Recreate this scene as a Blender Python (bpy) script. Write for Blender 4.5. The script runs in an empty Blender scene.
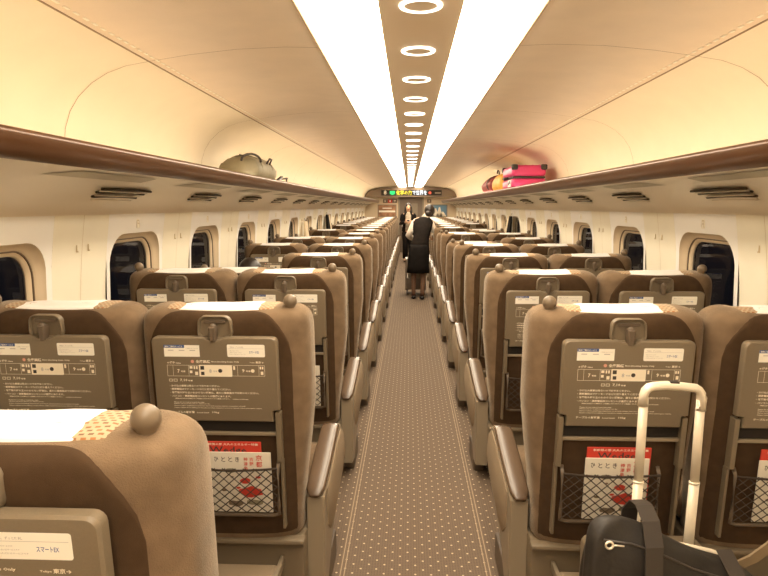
import bpy, bmesh, math, random
from mathutils import Vector, Matrix
from mathutils.bvhtree import BVHTree
random.seed(7)
PI = math.pi
SC = bpy.context.scene
C = SC.collection

# ------------------------------------------------------------------ materials
def mat(name, col, rough=.5, metal=0., spec=.5, noise=0., nscale=40., bump=0., bscale=200., sheen=0., emit=None, estr=0., stretch=None):
    m = bpy.data.materials.new(name); m.use_nodes = True
    nt = m.node_tree; b = nt.nodes['Principled BSDF']
    b.inputs['Base Color'].default_value = (*col, 1)
    b.inputs['Roughness'].default_value = rough
    b.inputs['Metallic'].default_value = metal
    b.inputs['Specular IOR Level'].default_value = spec
    if sheen:
        b.inputs['Sheen Weight'].default_value = sheen
        b.inputs['Sheen Roughness'].default_value = .35
        b.inputs['Sheen Tint'].default_value = (1, .9, .75, 1)
    if emit:
        b.inputs['Emission Color'].default_value = (*emit, 1); b.inputs['Emission Strength'].default_value = estr
    tc = None
    if noise or bump:
        tc = nt.nodes.new('ShaderNodeTexCoord'); src = tc.outputs['Object']
        if stretch:
            mp = nt.nodes.new('ShaderNodeMapping'); mp.inputs['Scale'].default_value = stretch
            nt.links.new(src, mp.inputs['Vector']); src = mp.outputs['Vector']
    if noise:
        n = nt.nodes.new('ShaderNodeTexNoise'); n.inputs['Scale'].default_value = nscale; n.inputs['Detail'].default_value = 4
        nt.links.new(src, n.inputs['Vector'])
        r = nt.nodes.new('ShaderNodeValToRGB'); r.color_ramp.elements[0].position = .3; r.color_ramp.elements[1].position = .7
        r.color_ramp.elements[0].color = (*[c * (1 - noise) for c in col], 1)
        r.color_ramp.elements[1].color = (*[min(1, c * (1 + noise)) for c in col], 1)
        nt.links.new(n.outputs['Fac'], r.inputs['Fac']); nt.links.new(r.outputs['Color'], b.inputs['Base Color'])
    if bump:
        n = nt.nodes.new('ShaderNodeTexNoise'); n.inputs['Scale'].default_value = bscale; n.inputs['Detail'].default_value = 2
        nt.links.new(src, n.inputs['Vector'])
        bp = nt.nodes.new('ShaderNodeBump'); bp.inputs['Strength'].default_value = bump; bp.inputs['Distance'].default_value = .003
        nt.links.new(n.outputs['Fac'], bp.inputs['Height']); nt.links.new(bp.outputs['Normal'], b.inputs['Normal'])
    return m

M = {}
M['ceil'] = mat('ceiling_panel', (.84, .71, .55), .55, noise=.03, nscale=6)
M['ceil_mid'] = mat('ceiling_centre_panel', (.90, .76, .57), .5)
M['bin'] = mat('bin_back_panel', (.88, .79, .62), .45, noise=.02, nscale=5)
M['wall'] = mat('wall_cream', (.95, .90, .74), .5, noise=.02, nscale=4)
M['module'] = mat('window_module_white', (.99, .97, .92), .4)
M['seam'] = mat('panel_seam', (.36, .26, .16), .8)
M['trimline'] = mat('trim_groove', (.66, .54, .36), .6)
M['carpet_edge'] = mat('carpet_edge_line', (.36, .27, .18), .9)
M['slot'] = mat('ceiling_air_slot', (.98, .93, .80), .5)
M['rack_brown'] = mat('rack_bronze_lip', (.115, .05, .020), .28, metal=.25, spec=.6)
M['rack_under'] = mat('rack_underside', (.93, .84, .69), .28, spec=.7)
M['rack_panel'] = mat('rack_lens_panel', (.46, .40, .27), .35)
M['vent_dark'] = mat('vent_dark', (.05, .035, .02), .7)
M['frame'] = mat('window_surround', (.80, .66, .47), .4)
M['frame_dark'] = mat('window_gasket', (.16, .11, .07), .5)
M['bulkhead'] = mat('end_wall_cream', (.74, .60, .42), .5)
M['board'] = mat('sign_board_brown', (.20, .14, .09), .4)
M['doorm'] = mat('door_grey', (.20, .15, .11), .45, metal=.3)
M['dark'] = mat('dark_gap', (.02, .014, .01), .8)
M['grey'] = mat('seat_grey_plastic', (.195, .152, .100), .42, noise=.04, nscale=300, bump=.15, bscale=900)
M['grey_l'] = mat('seat_trim_plastic', (.29, .235, .165), .36)
M['grey_d'] = mat('seat_dark_plastic', (.13, .095, .065), .5)
M['pad'] = mat('armrest_pad', (.10, .064, .040), .25, spec=.7)
M['armplate'] = mat('armrest_side_cloth', (.31, .235, .155), .75, noise=.06, nscale=400, bump=.2, bscale=900)
M['velour'] = mat('brown_velour', (.195, .132, .080), .9, noise=.2, nscale=16, bump=.5, bscale=420, sheen=.38, spec=.15)
M['velour_shaded'] = mat('shaded_back_velour', (.068, .040, .021), .95, noise=.12, nscale=30, bump=.3, bscale=800, spec=.15)  # same velour as the sides, its shading put into a darker brown
M['white_cloth'] = mat('white_linen', (.93, .91, .88), .8, bump=.1, bscale=500)
M['knob'] = mat('grip_knob', (.20, .15, .10), .36)
M['print'] = mat('cream_print', (.93, .84, .68), .6)
M['ink'] = mat('dark_ink', (.05, .04, .035), .6)
M['sticker'] = mat('sticker_paper', (.96, .92, .82), .5)
M['blue'] = mat('blue_print', (.05, .10, .30), .5)
M['pale'] = mat('pale_ink', (.50, .47, .45), .6)
M['redp'] = mat('red_print', (.62, .05, .03), .5)
M['pink_dot'] = mat('no_smoking_mark', (.75, .36, .28), .5)
M['paper'] = mat('magazine_cover', (.80, .74, .63), .4)
M['net'] = mat('pocket_net_cord', (.045, .03, .02), .8)
M['chrome'] = mat('brushed_aluminium', (.86, .77, .62), .33, metal=.15)
M['black_cloth'] = mat('black_nylon', (.022, .018, .015), .55, bump=.4, bscale=60, noise=.3, nscale=9)
M['black_strap'] = mat('black_strap', (.045, .036, .03), .45)
M['tan_strap'] = mat('grey_beige_strap', (.26, .19, .11), .6)
M['pink'] = mat('pink_shell', (.70, .055, .20), .35, bump=.1, bscale=30)
M['olive'] = mat('olive_grey_nylon', (.27, .235, .15), .6, noise=.12, nscale=12, bump=.3, bscale=25)
M['yellow'] = mat('yellow_bag', (.85, .42, .06), .5, noise=.25, nscale=9)
M['maroon'] = mat('dark_red_bag', (.30, .05, .035), .6, noise=.2, nscale=14)
M['skin'] = mat('skin', (.72, .44, .28), .5)
M['hair'] = mat('black_hair', (.02, .013, .010), .4)
M['suit'] = mat('black_suit', (.011, .009, .008), .85, spec=.15, noise=.3, nscale=15)
M['vest'] = mat('charcoal_vest', (.016, .012, .010), .85, spec=.15, noise=.25, nscale=15)
M['shirt'] = mat('white_shirt', (.86, .78, .68), .7)
M['blouse'] = mat('patterned_blouse', (.48, .40, .30), .7, noise=.5, nscale=45)
M['stocking'] = mat('dark_stocking', (.16, .085, .05), .5)
M['shoe'] = mat('black_shoe', (.012, .01, .01), .3)
M['coat_cream'] = mat('cream_coat', (.74, .62, .44), .8, noise=.08, nscale=12)
M['poster_l'] = mat('poster_brown_landscape', (.40, .20, .10), .4, noise=.45, nscale=7)
M['poster_r'] = mat('poster_blue_sky', (.16, .30, .44), .4)
M['strip'] = mat('ceiling_light_diffuser', (1, 1, 1), .4, emit=(1, .85, .64), estr=10.0)
M['ring'] = mat('ring_lamp_diffuser', (1, 1, 1), .4, emit=(1, .88, .72), estr=4)
M['cove'] = mat('cove_lamp_diffuser', (1, 1, 1), .4, emit=(1, .86, .68), estr=7.5)
M['led_y'] = mat('led_yellow', (.1, .1, 0), .5, emit=(1., .75, .03), estr=1.6)
M['led_w'] = mat('led_white', (.1, .1, .1), .5, emit=(.8, .9, 1.), estr=1.5)
M['led_g'] = mat('led_green', (0, .1, .02), .5, emit=(.02, .8, .2), estr=1.0)
M['led_r'] = mat('led_red', (.1, 0, 0), .5, emit=(1., .12, .05), estr=1.0)

def glass_mat():
    m = bpy.data.materials.new('window_glass'); m.use_nodes = True; nt = m.node_tree
    nt.nodes.clear(); o = nt.nodes.new('ShaderNodeOutputMaterial')
    t = nt.nodes.new('ShaderNodeBsdfTransparent'); t.inputs[0].default_value = (.6, .6, .6, 1)
    g = nt.nodes.new('ShaderNodeBsdfGlossy'); g.inputs['Roughness'].default_value = .02; g.inputs[0].default_value = (.6, .6, .6, 1)
    f = nt.nodes.new('ShaderNodeFresnel'); f.inputs[0].default_value = 1.35
    x = nt.nodes.new('ShaderNodeMixShader')
    nt.links.new(f.outputs[0], x.inputs[0]); nt.links.new(t.outputs[0], x.inputs[1]); nt.links.new(g.outputs[0], x.inputs[2])
    nt.links.new(x.outputs[0], o.inputs[0]); return m
M['glass'] = glass_mat()

def math_node(nt, op, a, b=None, v=None):
    n = nt.nodes.new('ShaderNodeMath'); n.operation = op
    for i, q in enumerate((a, b)):
        if q is None: continue
        if isinstance(q, (int, float)): n.inputs[i].default_value = q
        else: nt.links.new(q, n.inputs[i])
    return n.outputs[0]

def carpet_mat():
    m = mat('aisle_carpet', (.25, .17, .12), .95, sheen=.15); nt = m.node_tree; b = nt.nodes['Principled BSDF']
    tc = nt.nodes.new('ShaderNodeTexCoord'); sp = nt.nodes.new('ShaderNodeSeparateXYZ'); nt.links.new(tc.outputs['Object'], sp.inputs[0])
    p = .066
    u = math_node(nt, 'DIVIDE', math_node(nt, 'ADD', sp.outputs[0], sp.outputs[1]), p)
    v = math_node(nt, 'DIVIDE', math_node(nt, 'SUBTRACT', sp.outputs[0], sp.outputs[1]), p)
    def d(w): return math_node(nt, 'SUBTRACT', math_node(nt, 'FRACT', math_node(nt, 'ADD', w, 1000.)), .5)
    du, dv = d(u), d(v)
    r = math_node(nt, 'SQRT', math_node(nt, 'ADD', math_node(nt, 'MULTIPLY', du, du), math_node(nt, 'MULTIPLY', dv, dv)))
    dot = math_node(nt, 'LESS_THAN', r, .10)
    # darker fleck row between the dots
    u2 = math_node(nt, 'DIVIDE', sp.outputs[0], .0118); v2 = math_node(nt, 'DIVIDE', sp.outputs[1], .0118)
    d2u, d2v = d(u2), d(v2)
    r2 = math_node(nt, 'SQRT', math_node(nt, 'ADD', math_node(nt, 'MULTIPLY', d2u, d2u), math_node(nt, 'MULTIPLY', d2v, d2v)))
    fleck = math_node(nt, 'LESS_THAN', r2, .28)
    n = nt.nodes.new('ShaderNodeTexNoise'); n.inputs['Scale'].default_value = 160; nt.links.new(tc.outputs['Object'], n.inputs['Vector'])
    def mix(f, c1, c2):
        x = nt.nodes.new('ShaderNodeMix'); x.data_type = 'RGBA'
        nt.links.new(f, x.inputs[0])
        for i, c in ((6, c1), (7, c2)):
            if isinstance(c, tuple): x.inputs[i].default_value = (*c, 1)
            else: nt.links.new(c, x.inputs[i])
        return x.outputs[2]
    base = mix(n.outputs['Fac'], (.115, .080, .056), (.20, .145, .10))
    base = mix(math_node(nt, 'MULTIPLY', fleck, .45), base, (.08, .05, .038))
    col = mix(dot, base, (.62, .50, .33))
    nt.links.new(col, b.inputs['Base Color']); return m
M['carpet'] = carpet_mat()

def pattern_mat():
    m = mat('dash_patterned_moquette', (.6, .45, .28), .9, sheen=.3); nt = m.node_tree; b = nt.nodes['Principled BSDF']
    tc = nt.nodes.new('ShaderNodeTexCoord'); br = nt.nodes.new('ShaderNodeTexBrick')
    mp = nt.nodes.new('ShaderNodeMapping'); mp.inputs['Rotation'].default_value = (0, 0, 0)
    nt.links.new(tc.outputs['UV'], mp.inputs[0]); nt.links.new(mp.outputs[0], br.inputs['Vector'])
    br.inputs['Color1'].default_value = (.16, .09, .05, 1); br.inputs['Color2'].default_value = (.42, .17, .06, 1)
    br.inputs['Mortar'].default_value = (.47, .36, .23, 1)
    br.inputs['Scale'].default_value = 1.; br.inputs['Mortar Size'].default_value = .0035; br.inputs['Brick Width'].default_value = .0155; br.inputs['Row Height'].default_value = .0125
    nt.links.new(br.outputs['Color'], b.inputs['Base Color']); return m
M['pattern'] = pattern_mat()

# ------------------------------------------------------------------ helpers
def link(name, me, parent=None):
    o = bpy.data.objects.new(name, me); C.objects.link(o)
    if parent: o.parent = parent
    return o
def obj(name, bm, m, parent=None, smooth=False, angle=None):
    me = bpy.data.meshes.new(name)
    bmesh.ops.recalc_face_normals(bm, faces=bm.faces)
    bm.to_mesh(me); bm.free()
    for x in (m if isinstance(m, (list, tuple)) else [m]): me.materials.append(M[x])
    if smooth: me.shade_smooth()
    if angle is not None:
        me.shade_smooth()
        try: me.set_sharp_from_angle(angle=math.radians(angle))
        except Exception: pass
    return link(name, me, parent)
def tag(o, label=None, cat=None, group=None, kind=None):
    if label: o['label'] = label
    if cat: o['category'] = cat
    if group: o['group'] = group
    if kind: o['kind'] = kind
    return o
def empty(name, loc, label, cat, group=None, rz=0):
    o = bpy.data.objects.new(name, None); C.objects.link(o); o.location = loc; o.rotation_euler = (0, 0, rz)
    o.empty_display_size = .1
    return tag(o, label, cat, group)
def struct(o):
    o['kind'] = 'structure'; return o
def box(bm, x0, x1, y0, y1, z0, z1, bev=0, seg=2, mi=0, mtx=None):
    r = bmesh.ops.create_cube(bm, size=1)
    vs = r['verts']
    for v in vs:
        v.co = Vector(((x0 + x1) / 2 + v.co.x * (x1 - x0), (y0 + y1) / 2 + v.co.y * (y1 - y0), (z0 + z1) / 2 + v.co.z * (z1 - z0)))
    fs = list({f for v in vs for f in v.link_faces})
    for f in fs: f.material_index = mi
    if bev:
        es = list({e for f in fs for e in f.edges})
        rr = bmesh.ops.bevel(bm, geom=es, offset=bev, segments=seg, affect='EDGES', profile=.5)
        for f in rr['faces']: f.material_index = mi
        vs = list({v for f in rr['faces'] for v in f.verts} | {v for v in vs if v.is_valid})
    if mtx is not None:
        vs = [v for v in vs if v.is_valid]
        bmesh.ops.transform(bm, matrix=mtx, verts=vs)
def tube(bm, pts, r, n=8, caps=True, rs=None, flat=None):
    """round tube (flat=(rx,rz) for a strap)"""
    pts = [Vector(p) for p in pts]; rings = []
    up = Vector((0, 0, 1))
    for i, p in enumerate(pts):
        t = (pts[min(i + 1, len(pts) - 1)] - pts[max(i - 1, 0)]).normalized()
        a = t.cross(up)
        if a.length < .05: a = t.cross(Vector((0, 1, 0)))
        a.normalize(); b = a.cross(t).normalized()
        rr = rs[i] if rs else r
        ra, rb = (flat if flat else (rr, rr))
        rings.append([bm.verts.new(p + a * math.cos(2 * PI * k / n) * ra + b * math.sin(2 * PI * k / n) * rb) for k in range(n)])
    for i in range(len(rings) - 1):
        for k in range(n):
            bm.faces.new((rings[i][k], rings[i][(k + 1) % n], rings[i + 1][(k + 1) % n], rings[i + 1][k]))
    if caps:
        bm.faces.new(rings[0]); bm.faces.new(rings[-1][::-1])
def loft(bm, rings, caps=True, closed=True):
    R = [[bm.verts.new(p) for p in r] for r in rings]; n = len(R[0])
    for i in range(len(R) - 1):
        for k in range(n if closed else n - 1):
            bm.faces.new((R[i][k], R[i][(k + 1) % n], R[i + 1][(k + 1) % n], R[i + 1][k]))
    if caps: bm.faces.new(R[0][::-1]); bm.faces.new(R[-1])
    return R
def rrect(w, h, r, n=5, cx=0, cz=0):
    pts = []
    for qx, qz, a0 in ((1, 1, 0), (-1, 1, 90), (-1, -1, 180), (1, -1, 270)):
        for k in range(n + 1):
            a = math.radians(a0 + 90 * k / n)
            pts.append((cx + qx * (w / 2 - r) + r * math.cos(a), cz + qz * (h / 2 - r) + r * math.sin(a)))
    return pts
def slab(bm, outline, y0, y1, bev=.003, mi=0):
    """outline (x,z) extruded from y0 (front, bevelled) to y1; front is the -y side"""
    cx = sum(p[0] for p in outline) / len(outline); cz = sum(p[1] for p in outline) / len(outline)
    hx = max(abs(p[0] - cx) for p in outline); hz = max(abs(p[1] - cz) for p in outline)
    def sc(d): return [(cx + (p[0] - cx) * (1 - d / hx), cz + (p[1] - cz) * (1 - d / hz)) for p in outline]
    a = sc(bev)
    R = loft(bm, [[(x, y1, z) for x, z in outline], [(x, y0 + bev, z) for x, z in outline], [(x, y0, z) for x, z in a]])
    if mi:
        for r in R:
            for v in r:
                for f in v.link_faces: f.material_index = mi
def sweep_y(bm, prof, y0, y1, ny=1, mi=0):
    """open (x,z) profile swept along y"""
    cols = []
    for j in range(ny + 1):
        y = y0 + (y1 - y0) * j / ny
        cols.append([bm.verts.new((x, y, z)) for x, z in prof])
    for j in range(ny):
        for i in range(len(prof) - 1):
            f = bm.faces.new((cols[j][i], cols[j][i + 1], cols[j + 1][i + 1], cols[j + 1][i])); f.material_index = mi
def sphere(bm, c, r, u=16, v=10, sc=(1, 1, 1), rot=None):
    rr = bmesh.ops.create_uvsphere(bm, u_segments=u, v_segments=v, radius=r)
    m = Matrix.Translation(c) @ (rot.to_4x4() if rot else Matrix()) @ Matrix.Diagonal((*sc, 1))
    bmesh.ops.transform(bm, matrix=m, verts=rr['verts'])
def text_bm(bm, s, x0, x1, z0, h, y, mi=0, bold=.012):
    """letters as flat shapes in the xz plane facing -y; fitted to the width x0..x1, height h"""
    cu = bpy.data.curves.new('t', 'FONT'); cu.body = s; cu.size = 1; cu.resolution_u = 1; cu.fill_mode = 'FRONT'; cu.offset = bold
    o = bpy.data.objects.new('t', cu); C.objects.link(o)
    dg = bpy.context.evaluated_depsgraph_get(); dg.update()
    me = bpy.data.meshes.new_from_object(o.evaluated_get(dg))
    if len(me.vertices):
        xs = [v.co.x for v in me.vertices]; ys = [v.co.y for v in me.vertices]
        w = max(xs) - min(xs); hh = max(ys) - min(ys); mx = min(xs); my = min(ys)
        sx = (x1 - x0) / w if x1 is not None else h / hh
        for v in me.vertices: v.co = Vector((x0 + (v.co.x - mx) * sx, y, z0 + (v.co.y - my) * h / hh))
        n0 = len(bm.faces); bm.from_mesh(me); bm.faces.ensure_lookup_table()
        for f in bm.faces[n0:]: f.material_index = mi
    bpy.data.objects.remove(o); bpy.data.curves.remove(cu); bpy.data.meshes.remove(me)
def flat(bm, x0, x1, z0, z1, y, mi=0):
    f = bm.faces.new([bm.verts.new(p) for p in ((x0, y, z0), (x1, y, z0), (x1, y, z1), (x0, y, z1))]); f.material_index = mi
def ring_flat(bm, x0, x1, z0, z1, w, y, mi=0):
    flat(bm, x0, x1, z0, z0 + w, y, mi); flat(bm, x0, x1, z1 - w, z1, y, mi); flat(bm, x0, x0 + w, z0, z1, y, mi); flat(bm, x1 - w, x1, z0, z1, y, mi)
def obj_raw(name, bm, m, parent):     # keeps winding of flat print
    me = bpy.data.meshes.new(name); bm.to_mesh(me); bm.free()
    for x in m: me.materials.append(M[x])
    return link(name, me, parent)
def copy_tree(o, parent=None, skip=()):
    c = o.copy(); C.objects.link(c); c.parent = parent
    for ch in o.children:
        if ch.name.split('.')[0] in skip: continue
        copy_tree(ch, c, skip)
    return c

Y0, YE = -1.6, 20.7
PITCH = 1.16
def row(n): return (n - .2) * PITCH

# ------------------------------------------------------------------ the car body
bm = bmesh.new(); box(bm, -1.62, 1.62, Y0, YE + .1, -.06, 0)
struct(obj('floor', bm, 'carpet'))
for k, s in enumerate((-1, 1)):
    bm = bmesh.new()
    for d in (-.008, .008): box(bm, s * .305 + d - .0022, s * .305 + d + .0022, Y0, YE, .0, .0025)
    struct(obj('trim_%d' % (k + 1), bm, 'carpet_edge'))

def wx(z):      # inner face of the side wall
    t = max(0, (z - 1.0) / .5); return 1.535 - .05 * t ** 1.6
CEIL = [(.40, 2.168), (.55, 2.172), (.75, 2.165), (.95, 2.145), (1.12, 2.12)]
BIN = [(1.12, 2.12), (1.22, 2.103), (1.30, 2.075), (1.37, 2.035), (1.43, 1.98), (1.47, 1.92), (1.495, 1.85), (1.505, 1.77), (1.505, 1.66)]
bm = bmesh.new()
for s in (-1, 1):
    sweep_y(bm, [(s * x, z) for x, z in CEIL], Y0, YE)
sweep_y(bm, [(-.395, 2.20), (-.395, 2.168), (-.40, 2.168)], Y0, YE); sweep_y(bm, [(.395, 2.20), (.395, 2.168), (.40, 2.168)], Y0, YE)
box(bm, -.135, .135, Y0, YE, 2.155, 2.2, mi=1)
ceiling = struct(obj('ceiling', bm, ['ceil', 'ceil_mid'], angle=30))
bm = bmesh.new()
for s in (-1, 1): sweep_y(bm, [(s * x, z) for x, z in BIN], Y0, YE)
obj('bin_panel', bm, 'bin', ceiling, smooth=True)
# panel seams and the long joint lines
bm = bmesh.new()
for s in (-1, 1):
    box(bm, s * 1.12 - .0025, s * 1.12 + .0025, Y0, YE, 2.1165, 2.122)
    box(bm, s * .405 - .003, s * .405 + .003, Y0, YE, 2.163, 2.17)
    path = CEIL[:-1] + BIN[:-1]
    for k in range(-1, 11):
        ys = 2.64 + 1.75 * k
        if not Y0 < ys < YE: continue
        L = []
        for y in (ys - .002, ys + .002): L.append([bm.verts.new((s * (x - .0012), y, z - .0012)) for x, z in path])
        for i in range(len(path) - 1): bm.faces.new((L[0][i], L[0][i + 1], L[1][i + 1], L[1][i]))
obj('panel_seam', bm, 'seam', ceiling)
bm = bmesh.new()
for s in (-1, 1):
    y = Y0
    while y < 9:
        box(bm, s * 1.085 - .005, s * 1.085 + .005, y, y + .028, 2.1215, 2.1245); y += .058
tag(obj('air_slot', bm, 'slot', ceiling), kind='stuff')

# the two long light strips
for s, side in ((-1, 'left'), (1, 'right')):
    bm = bmesh.new(); sweep_y(bm, [(s * x, z) for x, z in ((.137, 2.175), (.137, 2.158), (.160, 2.148), (.21, 2.142), (.265, 2.140), (.32, 2.142), (.37, 2.148), (.393, 2.158), (.393, 2.175))], Y0, YE - .36)
    tag(obj('light_strip', bm, 'strip'), 'long glowing white ceiling light strip %s of the centre lamps' % side, 'ceiling light', 'two long ceiling light strips')

# round lamps
def ringlamp():
    r = bpy.data.objects.new('ceiling_lamp', None); C.objects.link(r)
    bm = bmesh.new(); N = 32
    prof = [(.069, 0), (.069, -.004), (.067, -.006), (.056, -.006), (.054, -.004), (.054, 0)]
    loft(bm, [[(R * math.cos(2 * PI * k / N), R * math.sin(2 * PI * k / N), z) for k in range(N)] for R, z in prof], caps=False)
    obj('lamp_ring', bm, 'ring', r, smooth=True)
    bm = bmesh.new(); bmesh.ops.create_circle(bm, cap_ends=True, radius=.0545, segments=32)
    for v in bm.verts: v.co.z = -.003
    obj('lamp_disc', bm, 'ceil_mid', r)
    return r
ORD = ['first', 'second', 'third', 'fourth', 'fifth', 'sixth', 'seventh', 'eighth', 'ninth', 'tenth', 'eleventh', 'twelfth', 'thirteenth', 'fourteenth', 'fifteenth', 'sixteenth', 'seventeenth', 'eighteenth', 'nineteenth', 'twentieth']
ORD += ['twenty-' + w for w in ORD[:9]] + ['thirtieth'] + ['thirty-' + w for w in ORD[:9]]
lamp0 = ringlamp()
for k in range(32):
    o = lamp0 if k == 0 else copy_tree(lamp0)
    o.location = (0, 2.075 + .58 * k, 2.155)
    tag(o, 'round glowing ring lamp between the light strips, %s from the top of the photo' % ORD[k], 'ceiling lamp', 'ring lamps down the ceiling centre')

# side walls with windows
WC = [3.32 + PITCH * k for k in range(-4, 15)]
WW, WH, WZ0, WZ1 = .615, .74, .64, 1.38
NR = 7
def side_wall(s, name):
    bm = bmesh.new()
    zt, zb = 1.485, 0.0
    def P(y, z): return (s * wx(z), y, z)
    def quad(a, b, c, d, mi):
        f = bm.faces.new([bm.verts.new(p) for p in (a, b, c, d)]); f.material_index = mi
    prev = Y0
    zs = [0, .55, 1.0, 1.1, 1.2, 1.3, 1.4, zt]
    for yc in WC:
        a, b = yc - .345, yc + .345
        for i in range(len(zs) - 1):     # pillar
            quad(P(prev, zs[i]), P(a, zs[i]), P(a, zs[i + 1]), P(prev, zs[i + 1]), 0)
        prev = b
        quad(P(a, 0), P(b, 0), P(b, .55), P(a, .55), 0)
        # module: inset 6 mm, hole ring
        loop = rrect(WW, WZ1 - WZ0, .14, NR, yc, (WZ0 + WZ1) / 2)
        out = []
        cz = (WZ0 + WZ1) / 2; n = len(loop)
        for (y, z) in loop:
            dy, dz = y - yc, z - cz
            ty = .345 / abs(dy) if abs(dy) > 1e-6 else 1e9
            tz = ((zt - cz) if dz > 0 else (cz - .55)) / abs(dz) if abs(dz) > 1e-6 else 1e9
            t = min(ty, tz); out.append((yc + dy * t, cz + dz * t))
        for k in range(n):
            k2 = (k + 1) % n
            (y1, z1), (y2, z2), (Y1, Z1), (Y2, Z2) = loop[k], loop[k2], out[k], out[k2]
            m = 3
            for q in range(m):
                t0, t1 = q / m, (q + 1) / m
                A = (y1 + (Y1 - y1) * t0, z1 + (Z1 - z1) * t0); B = (y2 + (Y2 - y2) * t0, z2 + (Z2 - z2) * t0)
                C_ = (y2 + (Y2 - y2) * t1, z2 + (Z2 - z2) * t1); D = (y1 + (Y1 - y1) * t1, z1 + (Z1 - z1) * t1)
                quad(P(*A), P(*B), P(*C_), P(*D), 1)
            # fill corner triangle when the two outer points lie on different sides
            if abs(Y1 - Y2) > 1e-5 and abs(Z1 - Z2) > 1e-5:
                cyy = a if min(Y1, Y2) < yc else b; czz = zt if max(Z1, Z2) > cz and min(Z1, Z2) > cz - .3 and (Z1 + Z2) / 2 > cz else .55
                f = bm.faces.new([bm.verts.new(P(*p)) for p in ((Y1, Z1), (Y2, Z2), (cyy, czz))]); f.material_index = 1
    for i in range(len(zs) - 1):
        quad(P(prev, zs[i]), P(YE, zs[i]), P(YE, zs[i + 1]), P(prev, zs[i + 1]), 0)
    bmesh.ops.remove_doubles(bm, verts=bm.verts, dist=1e-5)
    w = struct(obj(name, bm, ['wall', 'module'], angle=35))
    # seams on the pillars, coat hooks
    for i, yc in enumerate(WC):
        yp = yc + PITCH / 2
        if yp > YE: continue
        bm = bmesh.new()
        L = [[bm.verts.new((s * (wx(z) - .001), y, z)) for z in zs[1:]] for y in (yp - .0015, yp + .0015)]
        for k in range(len(zs) - 2): bm.faces.new((L[0][k], L[0][k + 1], L[1][k + 1], L[1][k]))
        obj('wall_seam', bm, 'trimline', w)
        bm = bmesh.new()
        for d in (-.05, .05):
            x = wx(1.34); box(bm, min(s * x, s * (x - .006)), max(s * x, s * (x - .006)), yp + d - .0012, yp + d + .0012, 1.32, 1.35)
            box(bm, min(s * x, s * (x - .009)), max(s * x, s * (x - .009)), yp + d - .003, yp + d + .003, 1.318, 1.324, .001)
        obj('coat_hook', bm, 'trimline', w)
        bm = bmesh.new(); x = wx(1.43)
        box(bm, min(s * x, s * (x - .004)), max(s * x, s * (x - .004)), yc - .035, yc + .0, 1.405, 1.455, .002)
        o = obj('seat_number_plate', bm, 'slot', w)
        bm = bmesh.new(); xx = s * (x - .0045)
        for (a, b, c, d) in ((-.03, -.026, 1.412, 1.448), (-.009, -.005, 1.412, 1.448), (-.03, -.005, 1.428, 1.432), (-.03, -.005, 1.444, 1.448)):
            bm.faces.new([bm.verts.new(p) for p in ((xx, yc + a, c), (xx, yc + b, c), (xx, yc + b, d), (xx, yc + a, d))])
        obj('plate_mark', bm, 'trimline', o)
    return w
side_wall(-1, 'wall_left'); side_wall(1, 'wall_right')

# windows
wn = 0
def make_window(s):
    r = bpy.data.objects.new('window_1', None); C.objects.link(r)
    cz = (WZ0 + WZ1) / 2; H = WZ1 - WZ0
    def ring(w, h, rad, x, dz=0):
        return [(s * (x if x > 2 else (wx(z) if x == 0 else x)), y, z) for y, z in rrect(w, h, rad, NR, 0, cz + dz)]
    bm = bmesh.new()
    loft(bm, [ring(WW, H, .14, 0), ring(WW - .012, H - .012, .135, 1.537), ring(WW - .04, H - .045, .125, 1.545), ring(WW - .05, H - .06, .12, 1.556)], caps=False)
    obj('window_frame', bm, 'frame', r, smooth=True)
    bm = bmesh.new()
    loft(bm, [ring(WW - .05, H - .06, .12, 1.556), ring(WW - .062, H - .072, .115, 1.556), ring(WW - .062, H - .072, .115, 1.562)], caps=False)
    obj('window_gasket', bm, 'frame_dark', r, angle=30)
    bm = bmesh.new()
    loft(bm, [ring(WW - .062, H - .072, .115, 1.562), ring(WW - .09, H - .10, .10, 1.568), ring(WW - .096, H - .106, .10, 1.582)], caps=False)
    obj('inner_reveal', bm, 'frame', r, smooth=True)
    bm = bmesh.new()
    bm.faces.new([bm.verts.new(p) for p in ring(WW - .09, H - .10, .10, 1.578)])
    obj('glass', bm, 'glass', r)
    return r
for s in (-1, 1):
    w0 = make_window(s)
    for k, yc in enumerate(WC):
        wn += 1
        o = w0 if k == 0 else copy_tree(w0)
        o.name = 'window_%d' % wn; o.location = (0, yc, 0); struct(o)

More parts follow.
